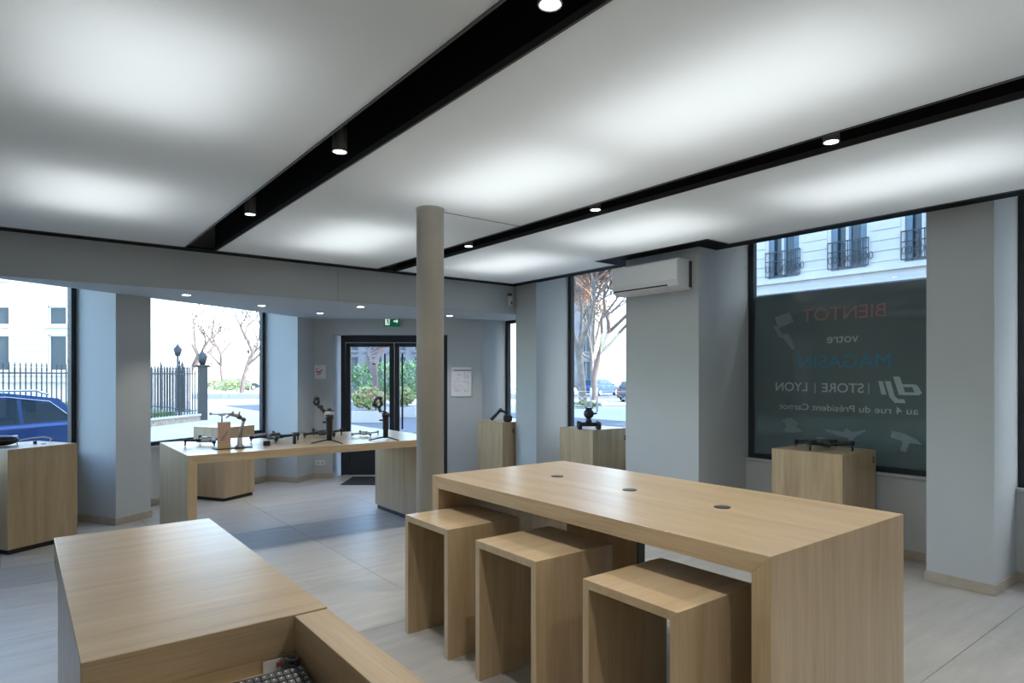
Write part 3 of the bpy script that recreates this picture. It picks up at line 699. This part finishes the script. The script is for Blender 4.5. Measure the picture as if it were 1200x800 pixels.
MB().ball((-.005, 0, .275), .022, seg=12).build('elbow', DGREY, e)
MB().tube([(-.075, 0, .30), (-.10, 0, .285), (-.115, .01, .27)], [.009, .007, .005], 8).tube([(-.075, 0, .30), (-.11, 0, .305)], [.008, .005], 8).tube([(-.01, 0, .29), (.0, 0, .325)], [.009, .006], 8).build('gripper', GUN, e)
# little cube + microphone
e = thing('small_black_box', 'small black cube on the display table in front of the large drone', 'box', (*at(312.5, 522), TH), -.2)
box(-.030, .030, -.025, .025, 0, .040, bev=.003).build('body', PLASTIC, e); box(-.03, .03, -.025, .025, .040, .046, bev=.001).build('lid', DGREY, e)
e = thing('black_bottle', 'slim black cylinder with cap standing right of the large drone', 'bottle', (*at(345, 520), TH))
MB().lathe([(.015, 0), (.017, .004), (.017, .075), (.011, .082)], seg=18).build('body', PLASTIC, e)
MB().lathe([(.011, .082), (.018, .086), (.018, .108), (.014, .112)], seg=18).build('cap', DGREY, e)

def gimbal(label, x, y, rz, variant=0):
    e = thing('gimbal', label, 'camera gimbal', (x, y, TH), rz, 'tripod gimbals on the display table')
    for k in range(3):
        a = k*2*PI/3+.5; c_, s_ = math.cos(a), math.sin(a)
        l = MB().tube([(0, 0, .045), (.05*c_, .05*s_, .032), (.135*c_, .135*s_, .008)], [.010, .009, .007], 8).build('tripod_leg', PLASTIC, e)
    MB().lathe([(.020, .03), (.020, .13), (.024, .14), (.024, .29), (.030, .30), (.030, .345), (.018, .35)], seg=18).build('grip', PLASTIC, e)
    MB().box(.018, .050, -.012, .012, .245, .265, bev=.004).build('control_lever', PLASTIC, e)
    if variant == 0:
        MB().box(-.030, .030, -.032, .032, .345, .39, bev=.008).build('control_head', LGREY, e)
        MB().box(-.035, .05, -.025, .025, .39, .40, bev=.003).ball((-0.000, 0, .41), .018, seg=10).build('top_plate', PLASTIC, e)
        MB().tube([(0.019, 0, .35), (0.056, 0, .42), (0.074, 0, .46)], [.017, .015, .015], 10).build('tilt_arm', PLASTIC, e)
        MB().ball((0.068, 0, .445), .024, seg=12).build('arm_motor', PLASTIC, e)
        MB().tube([(0.074, 0, .46), (0.102, 0, .465), (0.115, 0, .50), (0.108, 0, .54), (0.090, 0, .55), (0.081, 0, .51), (0.087, 0, .47)], .011, 10).build('camera_cradle', PLASTIC, e)
        MB().ball((0.096, 0, .545), .025, seg=12).build('arm_motor', PLASTIC, e)
    else:
        MB().tube([(0.000, 0, .34), (0.012, 0, .37), (0.043, 0, .36), (0.053, 0, .42)], [.020, .014, .012, .014], 10).build('tilt_arm', PLASTIC, e)
        MB().tube([(0.053, 0, .42), (0.031, 0, .455), (0.040, 0, .53), (0.068, 0, .545), (0.096, 0, .47), (0.074, 0, .43), (0.053, 0, .42)], .013, 10).build('camera_cradle', PLASTIC, e)
        MB().ball((0.046, 0, .54), .022, seg=12).ball((0.087, 0, .46), .022, seg=12).build('arm_motor', PLASTIC, e)
    e.scale = (1.3, 1.3, .80)
    return e
p = at(386, 519); gimbal('black gimbal with grey head on a tripod, left one on the table', p.x, p.y, PI-YAW, 0)
p = at(452, 515.5); gimbal('taller black gimbal on a tripod in front of the door leaf', p.x, p.y, PI-YAW, 1)
# handheld gimbal lying on the corner pedestal
e = thing('folding_gimbal', 'black handheld gimbal lying on the corner pedestal by the narrow window', 'camera gimbal', (*at(588, 494), TH), -YAW); e.scale = (1.2, 1.35, 1.25)
MB().tube([(-.13, 0, .022), (-.02, .01, .13)], [.020, .017], 12).build('handle', PLASTIC, e)
MB().ball((-.015, .01, .133), .024, seg=12).tube([(-.015, .01, .135), (.05, .01, .10)], .014, 8).build('folding_arm', PLASTIC, e)
MB().box(.02, .125, -.04, .05, .003, .078, bev=.016).build('camera_head', PLASTIC, e)
MB().lathe([(.022, 0), (.022, .008)], seg=16, M=Matrix.Translation((.075, -.04, .04)) @ Matrix.Rotation(PI/2, 4, 'X')).build('camera_lens', LENS, e)
# rover
e = thing('rover_robot', 'black four-wheeled robot rover with turret on the pedestal by the plane tree', 'robot', (*at(690, 503), TH), -YAW); e.scale = (1.15, 1.15, 1.2)
box(-.10, .10, -.06, .06, .035, .075, bev=.01).build('chassis', PLASTIC, e)
for sx in (-1, 1):
    for sy in (-1, 1):
        wl = MB().lathe([(.036, -.02), (.042, -.012), (.042, .012), (.036, .02)], seg=20, M=Matrix.Translation((sx*.10, sy*.055, .042)) @ Matrix.Rotation(PI/2, 4, 'Y')).build('wheel', PLASTIC, e)
        MB().lathe([(.016, .019), (.016, .024)], seg=12, M=Matrix.Translation((sx*.10, sy*.055, .042)) @ Matrix.Rotation(PI/2, 4, 'Y')).build('hub', DGREY, wl)
MB().lathe([(.035, .075), (.028, .10), (.03, .11)], seg=18).build('turret_base', DGREY, e)
MB().ball((0, 0, .16), .055, sz=.95, seg=16).build('turret', PLASTIC, e)
MB().box(-.035, .035, -.02, .02, .205, .222, bev=.004).tube([(.03, 0, .16), (.085, -.01, .165)], .010, 8).build('blaster', PLASTIC, e)
MB().lathe([(.016, 0), (.016, .01)], seg=14, M=Matrix.Translation((-.01, -.052, .165)) @ Matrix.Rotation(PI/2, 4, 'X')).build('camera_lens', LENS, e)
# keyboard, paper and mouse on the counter shelf
SHZ = .8005
e = thing('keyboard', 'black keyboard lying on the recessed counter shelf', 'keyboard', (.494, 1.605, SHZ+.008), -.06); e.scale = (.47, 1, 1)
MB().prism([(-.075, 0), (.075, 0), (.075, .026), (-.075, .012)], 'x', -.20, .20, bev=.003).build('case', PLASTIC, e)
kc = None
for r in range(5):
    for k in range(10):
        x = -.172+k*.0382; yy = -.055+r*.025
        if kc is None: kc = o = MB().box(-.0170, .0170, -.0105, .0105, 0, .006, bev=.0015).build('key', DGREY, e); 
        else: o = kc.copy(); COL.objects.link(o); o.name = 'key'
        o.parent = e; o.location = (x, yy, .014+(yy+.075)*.0933); o.rotation_euler = (.093, 0, 0)
lg = MB()
for r in range(5):
    for k in range(10):
        x = -.172+k*.0382; yy = -.055+r*.025; z = .0205+(yy+.075)*.0933
        lg.box(x-.004, x+.002, yy-.002, yy+.003, z, z+.0005)
lg.build('key_print', WPLAST, e)['kind'] = 'stuff'
e = thing('paper_card', 'white card with a red mark tucked behind the keyboard', 'card', (.545, 1.735, SHZ), -.05)
MB().box(-.032, .028, .012, .014, 0, .034).build('sheet', PAPER, e)
MB().box(.002, .018, .0105, .012, .012, .026, bev=.001).build('red_mark', PAPERR, e)
e = thing('computer_mouse', 'dark ribbed mouse beside the keyboard on the counter shelf', 'mouse', (.500, 1.48, SHZ), -.3)
MB().ball((0, 0, .0258), .045, sx=.75, sy=1.25, sz=.55, seg=16).build('shell', PLASTIC, e)
MB().tube([(0, .02, .044), (0, .045, .034)], .005, 8).build('scroll_wheel', MGREY, e)
cc = []
for k in range(60):
    a = k*.55; cc.append((.575+.016*math.cos(a)*(1-.2*math.sin(k)), 1.708+.022*math.sin(a), SHZ+.012+.0005*k+.006*math.sin(a*.7)))
tag(MB().tube(cc, .0055, 6).build('coiled_cable', DGREY), 'dark coiled cable heaped beside the keyboard on the counter shelf', 'cable')

# ------------------------------------------------------------------ outside
# our own building above and beside the shop ; upper block unseen, added to shade the pavement
struct(poly_slab('upper_shade_block', [(-3.2, -20), (6.55, -20), (6.55, 8.2), tuple(D(-.40, 10.55)), tuple(D(-2.80, 10.55)), tuple(A(2.47, .95)), tuple(A(-9, .95)), (-12, -20)], 3.4, 13, STONE))
struct(MB().box(6.3, 6.55, -20, -3.4, -.2, 3.4).build('wall_outer_right', STONE))
struct(poly_slab('street', [(-80, -60), (120, -60), (120, 160), (-80, 160)], GZ-.3, GZ, PAVE))
ax = Matrix.Translation((*A(0, 0), 0)) @ Matrix.Rotation(FA, 4, 'Z')
struct(MB().box(-40, 4.5, 3.0, 10.5, GZ, GZ+.012, ax).build('roadway_left', ASPH))
struct(MB().box(9.5, 18.5, -60, 40, GZ, GZ+.012).build('roadway_right', ASPH))
struct(MB().prism([tuple(D(-40, 48)), tuple(D(40, 48)), tuple(D(40, 62)), tuple(D(-40, 62))], 'z', GZ, GZ+.01).build('roadway_square', ASPH))
struct(MB().prism([tuple(D(-3, 10.3)), tuple(D(-.9, 10.3)), tuple(D(-.9, 11.2)), tuple(D(-3, 11.2))], 'z', GZ, -.02).build('entrance_step', ROAD))

# car builder (local x forward)
def car(label, x, y, rz, paint, detail=True, z=GZ):
    e = thing('car', label, 'car', (x, y, z), rz)
    low = [(-2.2, .30), (-2.25, .62), (-2.18, .92), (-1.7, .98), (.95, .95), (1.75, .84), (2.15, .66), (2.22, .40), (2.1, .26), (1.75, .24), (1.05, .24), (-1.0, .24), (-1.75, .24)]
    MB().prism(low, 'y', -.88, .88, bev=.045).build('body', paint, e)
    b = MB(); prof = [(-2.08, .96), (-1.72, 1.38), (-.9, 1.49), (.0, 1.48), (.45, 1.38), (1.12, .95)]
    n = len(prof); vv = []
    for sy in (-1, 1):
        vv.append([b.bm.verts.new((p[0], sy*(.84-.20*max(0, (p[1]-.95)/.54)), p[1])) for p in prof])
    b.bm.faces.new(vv[0]); b.bm.faces.new(vv[1][::-1])
    for i in range(n): b.bm.faces.new([vv[0][i], vv[0][(i+1) % n], vv[1][(i+1) % n], vv[1][i]])
    b.build('cabin', paint, e)
    def side(y_s, pl, off=.006):
        k = MB(); q = [(p[0], y_s*(.84-.20*max(0, (p[1]-.95)/.54)+off), p[1]) for p in pl]; q2 = [(a, b_-y_s*.02, c) for a, b_, c in q]
        m_ = len(q); vs = [k.bm.verts.new(v) for v in q]; ws = [k.bm.verts.new(v) for v in q2]
        k.bm.faces.new(vs); k.bm.faces.new(ws[::-1])
        for i in range(m_): k.bm.faces.new([vs[i], vs[(i+1) % m_], ws[(i+1) % m_], ws[i]])
        return k
    for sy in (-1, 1):
        for pl in ([(-1.88, 1.02), (-1.55, 1.30), (-1.12, 1.38), (-1.08, 1.0)], [(-1.02, 1.0), (-1.05, 1.385), (-.18, 1.41), (-.14, .985)], [(-.08, .985), (-.10, 1.41), (.05, 1.41), (.42, 1.33), (.95, .98)]):
            side(sy, pl).build('side_window', CGLASS, e)
        for hx in (-.95, .02):
            box(hx, hx+.2, sy*.885-.012, sy*.885+.012, .80, .825, bev=.005).build('door_handle', CHROME, e)
        if detail:
            MB().tube([(-1.9, sy*.838, 1.0), (-1.55, sy*.71, 1.335), (-.9, sy*.685, 1.425), (.0, sy*.685, 1.43), (.45, sy*.72, 1.35), (1.0, sy*.84, .965)], .010, 6).build('window_trim', CHROME, e)
            MB().tube([(-1.6, sy*.60, 1.45), (-1.4, sy*.60, 1.52), (.0, sy*.60, 1.53), (.2, sy*.60, 1.47)], .018, 8).build('roof_rail', CHROME, e)
        m_ = MB().ball((.78, sy*.98, 1.0), .09, sx=.7, sy=1.1, sz=.8, seg=10).build('wing_mirror', paint, e)
        for wx in (-1.38, 1.40):
            wl = MB().lathe([(.28, -.11), (.325, -.09), (.325, .09), (.28, .11)], seg=28, M=Matrix.Translation((wx, sy*.80, .325)) @ Matrix.Rotation(PI/2, 4, 'X')).build('wheel', RUB, e)
            MB().lathe([(.21, -.114), (.21, .114)], seg=20, M=Matrix.Translation((wx, sy*.80, .325)) @ Matrix.Rotation(PI/2, 4, 'X')).build('hub', STEEL, wl)
    MB().prism([(1.08, .98), (.47, 1.36), (.44, 1.34), (1.05, .96)], 'y', -.66, .66).build('windscreen', CGLASS, e)
    MB().prism([(-2.07, 1.0), (-1.76, 1.35), (-1.73, 1.33), (-2.04, .98)], 'y', -.64, .64).build('rear_window', CGLASS, e)
    MB().box(-2.24, -2.18, -.84, -.5, .66, .82).box(-2.24, -2.18, .5, .84, .66, .82).build('tail_lamp', LAMPR, e)
    return e
cp = D(-7.62, 11.0)-FT*1.86+FN*.80
car('bright blue estate car parked outside the left window', cp.x, cp.y, FA+PI, CARBLUE)
for r, d, c_, l, rr in [(-33.5, 78, CARDARK, 'dark parked car far across the square, left one seen through the second window', .2), (-30, 86, CARBLUE, 'blue parked car far across the square beyond the second window', .1),
                        (-25.6, 76, CARDARK, 'dark distant car nearest the frame of the second window', .3)]:
    q = D(r, d); car(l, q.x, q.y, rr, c_, False)
for r, d, c_, l, rr in [(3.3, 50, CARWHITE, 'pale car parked left of the plane tree trunk outside', .3), (7.7, 56, CARBLUE, 'blue car parked behind the barriers beyond the plane tree', .25), (9.0, 44, CARDARK, 'dark car parked behind the barriers close to the middle pier', .3)]:
    q = D(r, d); car(l, q.x, q.y, rr, c_, False)

# iron fence on a stone wall
f0 = Vector((-3.0, 18.4)); f1 = Vector((5.5, 27.4)); f2 = Vector((3.5, 41.0))
def fence(label, a, b, n_or, wall=True):
    d = (b-a); ln = d.length; ang = math.atan2(d.y, d.x)
    e = thing('iron_fence', label, 'fence', (a.x, a.y, GZ), ang)
    box(0, ln, -.16, .16, 0, .20).build('stone_base', STONEB, e)
    box(-.02, ln+.02, -.20, .20, .20, .27, bev=.01).build('coping', STONEC, e)
    for z in (.38, 1.82): box(0, ln, -.02, .02, z, z+.04).build('rail', IRON, e)
    n = int(ln/.17); proto = None
    for i in range(n):
        if i > 95: break
        if proto is None:
            m_ = MB().box(-.013, .013, -.013, .013, .27, 2.0); m_.lathe([(.004, 2.0), (.022, 2.04), (.015, 2.07), (.002, 2.15)], seg=6); proto = o = m_.build('picket', IRON, e)
        else: o = proto.copy(); COL.objects.link(o); o.name = 'picket'; o.parent = e
        o.location = ((i+.5)*ln/n, 0, 0)
    pp = None
    for k in range(0, int(ln/2.6)+1):
        x = min(ln, k*2.6+.9)
        m_ = MB().box(-.03, .03, -.03, .03, .27, 2.15); m_.tube([(-.12, 0, 2.22), (-.09, 0, 2.12), (0, 0, 2.15), (.09, 0, 2.12), (.12, 0, 2.22)], .014, 6); m_.lathe([(.01, 2.15), (.035, 2.25), (.004, 2.42)], seg=8)
        o = m_.build('fence_post', IRON, e); o.location = (x, 0, 0)
    return e
fence('black iron fence with spear tips on a low stone wall, behind the blue car', f0, f1, 1)
fence('black iron fence section running back from the corner lantern pillar', f1+Vector((-.08, .65)), f2, 1)
ga = MB(); ga.prism([tuple(f0+Vector((-1.6, 1.0))), tuple(f1+Vector((-.75, .1))), tuple(f2+Vector((-.7, 0))), tuple(f0+Vector((-2, 22)))], 'z', GZ, GZ+.38)
tag(ga.build('lawn', GRASS), 'green lawn behind the iron fence', 'grass'); bpy.data.objects['lawn']['kind'] = 'stuff'
def lantern(label, x, y, h, s=1, pillar=False):
    e = thing('street_lantern', label, 'street lamp', (x, y, GZ))
    if pillar: MB().box(-.16, .16, -.16, .16, 0, h*.78, bev=.02).box(-.22, .22, -.22, .22, h*.78, h*.80).build('post', IRON, e)
    else: MB().lathe([(.12, 0), (.09, .3), (.05, .6), (.04, h*.8)], seg=10).build('post', IRON, e)
    z = h*.8
    MB().lathe([(.10*s, z), (.20*s, z+.35*s), (.16*s, z+.38*s), (.03*s, z+.55*s), (.01, z+.65*s)], seg=8).build('lantern_head', IRON, e)
    if pillar: MB().tube([(-.3, 0, z+.1), (-.36, 0, z-.05), (0, 0, z-.1), (.36, 0, z-.05), (.3, 0, z+.1)], .03, 6).build('scrollwork', IRON, e)
lantern('dark ornate pillar at the corner of the iron fence', f1.x+.28, f1.y+.28, 2.75, 1, True)
q = D(-16.3, 31); lantern('dark lantern post on the square behind the fence pickets', q.x, q.y, 3.4)
q = D(-31.5, 76); lantern('slim distant lantern across the square', q.x, q.y, 5.5)
q = D(-21.8, 62); lantern('lantern near the right frame of the second window', q.x, q.y, 5.0)

# trees
def tree(label, x, y, h, seed, bark=BARKP, leaves=0, trunk_r=.22, spread=.55, leafm=DRY, levels=5):
    random.seed(seed); e = thing('bare_tree', label, 'tree', (x, y, GZ)); b = MB(); tips = []
    def grow(p, d, L, r, lv):
        pts = [p]; q = p; dd = d
        for i in range(3):
            dd = (dd+Vector((random.uniform(-.18, .18), random.uniform(-.18, .18), random.uniform(-.02, .12)))).normalized(); q = q+dd*L/3; pts.append(q)
        b.tube(pts, [r, r*.9, r*.8, r*.68], 5 if lv > 1 else 8, caps=False)
        if lv >= levels-1: tips.extend(pts[1:])
        if lv >= levels: return
        for k in range(random.choice((2, 3, 3)) if lv else 4):
            ax_ = Vector((random.uniform(-1, 1), random.uniform(-1, 1), random.uniform(-.2, .6))).normalized()
            grow(q if k < 2 else pts[2], (dd*(1-spread)+ax_*spread+Vector((0, 0, .12))).normalized(), L*random.uniform(.62, .82), r*.6, lv+1)
    t = b
    grow(Vector((0, 0, 0)), Vector((0, 0, 1)), h*.36, trunk_r, 0)
    b.build('branches', bark, e)
    if leaves:
        f = MB()
        for i in range(leaves):
            c = random.choice(tips)+Vector([random.gauss(0, .25) for _ in range(3)]); s = random.uniform(.06, .13)
            a = Vector([random.gauss(0, 1) for _ in range(3)]).normalized(); v = a.orthogonal().normalized()
            w_ = a.cross(v); f.quad(c-v*s, c-w_*s*.7, c+v*s, c+w_*s*.7)
        o = f.build('dry_leaves', leafm, e); o['kind'] = 'stuff'
    return e
q = D(4.05, 36); tree('plane tree with mottled trunk and brown dry leaves outside the window by the middle pier', q.x, q.y, 12, 3, BARK, 9000, .24, .6)
q = D(7.6, 58); tree('second plane tree with dry leaves farther behind the middle pier window', q.x, q.y, 13, 8, BARK, 6000, .22, .6)
q = D(5.9, 46); tree('distant bare tree in the gap right of the plane tree', q.x, q.y, 14, 9, BARKP, 900, .25, .6)
for i, (r, d, h, l) in enumerate([(-27.2, 64, 12, 'tallest bare tree on the square, right half of the second window'), (-39, 86, 13, 'bare tree far behind the fence pillar'), (-31, 60, 11, 'bare tree beyond the fence pickets, left half of the second window'), (-47, 84, 11, 'distant bare tree above the left fence pickets')]):
    q = D(r, d); tree(l, q.x, q.y, h, 20+i, BARKP, 0, .24, .6)
q = D(-8.1, 38); tree('pale-barked palm-like tree outside the left door leaf', q.x, q.y, 7, 31, BARKP, 0, .22, .6)
# foliage
def shrub(label, x, y, rx, ry, h, m, n=900, seed=1, flowers=0, name='shrub', z=GZ):
    random.seed(seed); e = thing(name, label, 'bush', (x, y, z), -YAW); f = MB()
    MB().tube([(0, 0, 0), (.05, 0, h*.5)], .05, 6).tube([(rx*.4, 0, 0), (rx*.45, 0, h*.5)], .04, 6).build('stem', BARK, e)
    def leafs(bm, cnt, sz):
        for i in range(cnt):
            a = Vector([random.gauss(0, 1) for _ in range(3)]).normalized(); rr = random.uniform(.6, 1)
            c = Vector((a.x*rx*rr, a.y*ry*rr, max(.16, h*.52+a.z*h*.48*rr))); s = random.uniform(.6, 1.2)*sz
            v = Vector([random.gauss(0, 1) for _ in range(3)]).normalized(); w_ = v.orthogonal().normalized()
            bm.quad(c-v*s, c-w_*s*.5, c+v*s, c+w_*s*.5)
    leafs(f, n, .13); o = f.build('foliage', m, e); o['kind'] = 'stuff'
    if flowers: g = MB(); leafs(g, flowers, .09); o = g.build('blossom', FLOWER, e); o['kind'] = 'stuff'
    return e
def planter(label, r, d, w_, m, seed, fl=0, h=1.3):
    q = D(r, d); e = thing('planter', 'grey stone trough outside the glass door holding the '+label+' shrub', 'planter', (q.x, q.y, GZ), -YAW)
    MB().box(-w_/2, w_/2, -.3, .3, 0, .45, bev=.02).build('trough', ROAD, e)
    box(-w_/2+.05, w_/2-.05, -.25, .25, .45, .47).build('soil', STONEB, e)
    shrub(label+' shrub in a stone trough outside the glass door', q.x, q.y, w_*.5, .45, h, m, 900, seed, fl, z=GZ+.475)
planter('pink-flowering left', -5.4, 24, 1.3, SHRUBL, 3, 260, .85)
planter('pale green right', -7.6+2.9, 27, 1.2, SHRUBL, 5, 60, .8)
q = D(-10.2, 48); shrub('dark green evergreen bush behind the flower troughs', q.x, q.y, 2.2, 1.2, 3.0, SHRUB, 1500, 7)
q = D(-7.2, 46); shrub('green bush seen through the right door leaf', q.x, q.y, 1.8, 1.2, 2.9, SHRUB, 1500, 8)
q = D(-31.5, 70); shrub('low green hedge across the square beyond the fence corner', q.x, q.y, 3.0, 1, 1.4, SHRUBL, 1000, 9)
q = D(4.0, 34.6); shrub('bright grass tuft around the plane tree foot', q.x, q.y, .9, .5, .35, SHRUBL, 500, 10)
# barriers
for i, (r, l) in enumerate([(4.9, 'metal street barrier with crossed bars left of the others'), (6.7, 'metal street barrier with crossed bars between two posts, middle one'), (2.9, 'metal street barrier left of the plane tree trunk')]):
    q = D(r+.1, 31); e = thing('street_barrier', l, 'barrier', (q.x, q.y, GZ), -YAW, None)
    for x in (-.85, .85): MB().lathe([(.05, 0), (.05, 1.15), (.02, 1.2)], (x, 0, 0), 8).build('post', STEEL, e)
    MB().tube([(-.85, 0, 1.0), (.85, 0, 1.0)], .025, 6).tube([(-.85, 0, .3), (.85, 0, .3)], .025, 6).build('rail', STEEL, e)
    MB().tube([(-.85, 0, .3), (0, 0, 1.0), (.85, 0, .3)], .018, 6).tube([(-.85, 0, 1.0), (0, 0, .3), (.85, 0, 1.0)], .018, 6).build('cross_bar', STEEL, e)

# buildings: facade in local frame, local -y faces the viewer; openings cut as recessed windows
def building(name, label, x, y, rz, w_, h, bays, floors, z0, fh, ww, wh, wallm, depth=12, rail=False, courses=True, winm=WGLASS, wh2=None, shop=0, x_off=0, limit=None):
    e = thing(name, label, 'building', (x, y, GZ), rz); wh2 = wh2 or wh; wh0 = wh
    pitch = w_/bays; b = MB()
    if z0 > 0: b.box(0, w_, 0, depth, 0, z0) if not shop else b.box(0, w_, .35, depth, 0, z0)
    for fl_ in range(floors):
        za = z0+fl_*fh
        b.box(0, w_, .25, depth, za, za+fh)
        for i in range(bays):
            xc = (i+.5)*pitch
            b.box(xc-pitch/2, xc-ww/2, 0, .25, za, za+fh).box(xc+ww/2, xc+pitch/2, 0, .25, za, za+fh)
            b.box(xc-ww/2, xc+ww/2, 0, .25, za, za+.25).box(xc-ww/2, xc+ww/2, 0, .25, za+.25+(wh if fl_ == 0 else wh2), za+fh)
    top = z0+floors*fh; b.box(0, w_, 0, depth, top, max(h, top)+.01)
    b.build('wall', wallm, e)
    if courses:
        cb = MB()
        for fl_ in range(floors):
            za = z0+fl_*fh; k = za+.36
            while k < za+fh-.1:
                for i in range(bays):
                    xc = (i+.5)*pitch; cb.box(xc-pitch/2, xc-ww/2-.12, -.03, 0, k, k+.30).box(xc+ww/2+.12, xc+pitch/2, -.03, 0, k, k+.30)
                k += .34
        o = cb.build('stone_courses', wallm, e); o['kind'] = 'stuff'
    MB().box(-.1, w_+.1, -.28, 0, z0-.35, z0+.0).box(-.1, w_+.1, -.4, 0, z0+.0, z0+.14).build('cornice', wallm, e)
    MB().box(-.1, w_+.1, -.35, 0, top-.1, top+.2).build('cornice', wallm, e)
    for fl_ in range(floors):
        for i in range(bays):
            if limit and not limit(i, fl_): continue
            xc = (i+.5)*pitch; za = z0+fl_*fh+.25; wh = wh0 if fl_ == 0 else wh2
            f = MB().box(xc-ww/2, xc-ww/2+.07, .12, .2, za, za+wh).box(xc+ww/2-.07, xc+ww/2, .12, .2, za, za+wh).box(xc-.04, xc+.04, .12, .2, za, za+wh).box(xc-ww/2, xc+ww/2, .12, .2, za+wh-.08, za+wh).box(xc-ww/2, xc+ww/2, .12, .2, za, za+.08).build('window', SHUT if rail or wallm is BLDBLUE else PAPER, e)
            MB().box(xc-ww/2+.07, xc+ww/2-.07, .17, .19, za, za+wh).build('pane', winm, f)
            if rail:
                MB().box(xc-ww/2, xc-ww/2+.2, .04, .10, za, za+wh).box(xc+ww/2-.2, xc+ww/2, .04, .10, za, za+wh).build('shutter', SHUT, f)
                MB().box(xc-.16, xc+.0, .155, .168, za+.1, za+wh).build('curtain', CURT, f)
                g = MB().box(xc-ww/2-.08, xc+ww/2+.08, -.10, -.07, za+.92, za+.96).box(xc-ww/2-.08, xc+ww/2+.08, -.10, -.07, za+.04, za+.08).box(xc-ww/2-.08, xc+ww/2+.08, -.10, -.07, za+.60, za+.63)
                k = xc-ww/2-.08
                while k < xc+ww/2+.08:
                    g.box(k, k+.02, -.10, -.075, za+.04, za+.95)
                    g.tube([(k+.09+.06*math.cos(t*PI/4), -.088, za+.34+.12*math.sin(t*PI/4)) for t in range(9)], .012, 4, caps=False)
                    k += .165
                g.build('balcony_rail', IRON, f)
            else:
                MB().box(xc-ww/2-.1, xc+ww/2+.1, -.12, 0, za-.15, za).build('sill', wallm, f)
    return e
# opposite building across the right street: facade at X = 22 facing -X
pit = 2.3
nb = 25; y_end = 15.71
oe = building('townhouse', 'pale stone townhouse across the street with three shuttered windows and iron balconies', 22.0, y_end, -PI/2, nb*pit, 34, nb, 8, 5.1, 3.6, 1.17, 2.6, STONE, rail=True, shop=1, limit=lambda i, f: f < 2 and i < 7)
for i in range(8):
    k = MB().box(i*3.2+.3, i*3.2+2.9, .2, .34, .4, 4.0).build('shop_window', WGLASS, oe)
    MB().box(i*3.2, i*3.2+.3, .0, .34, 0, 4.4).box(i*3.2, i*3.2+3.2, .05, .34, 4.0, 4.75).build('shop_front', SHOPF, oe)
# building behind the left window
q = D(-40.0, 36)
building('stone_building', 'sunlit white stone building with dark windows behind the fence at the far left', q.x, q.y, -YAW, 16.8, 14, 4, 3, 1.77, 2.6, 2.0, 2.07, STONE, depth=10, wh2=1.1, limit=lambda i, f: i > 1)
# dark block behind the bushes, seen through the doors
q = D(-17.5, 64); building('dark_building', 'dark slate blue building with glass front beyond the entrance doors', q.x, q.y, -YAW, 12.0, 7.5, 5, 2, .8, 3.2, 1.6, 2.6, BLDBLUE, depth=6, courses=False)
q = D(5.6, 75); building('dark_building', 'blue grey building behind the plane tree', q.x, q.y, -YAW, 4.2, 15, 2, 4, 1.0, 3.3, 1.2, 2.2, BLDBLUE, depth=8, courses=False)
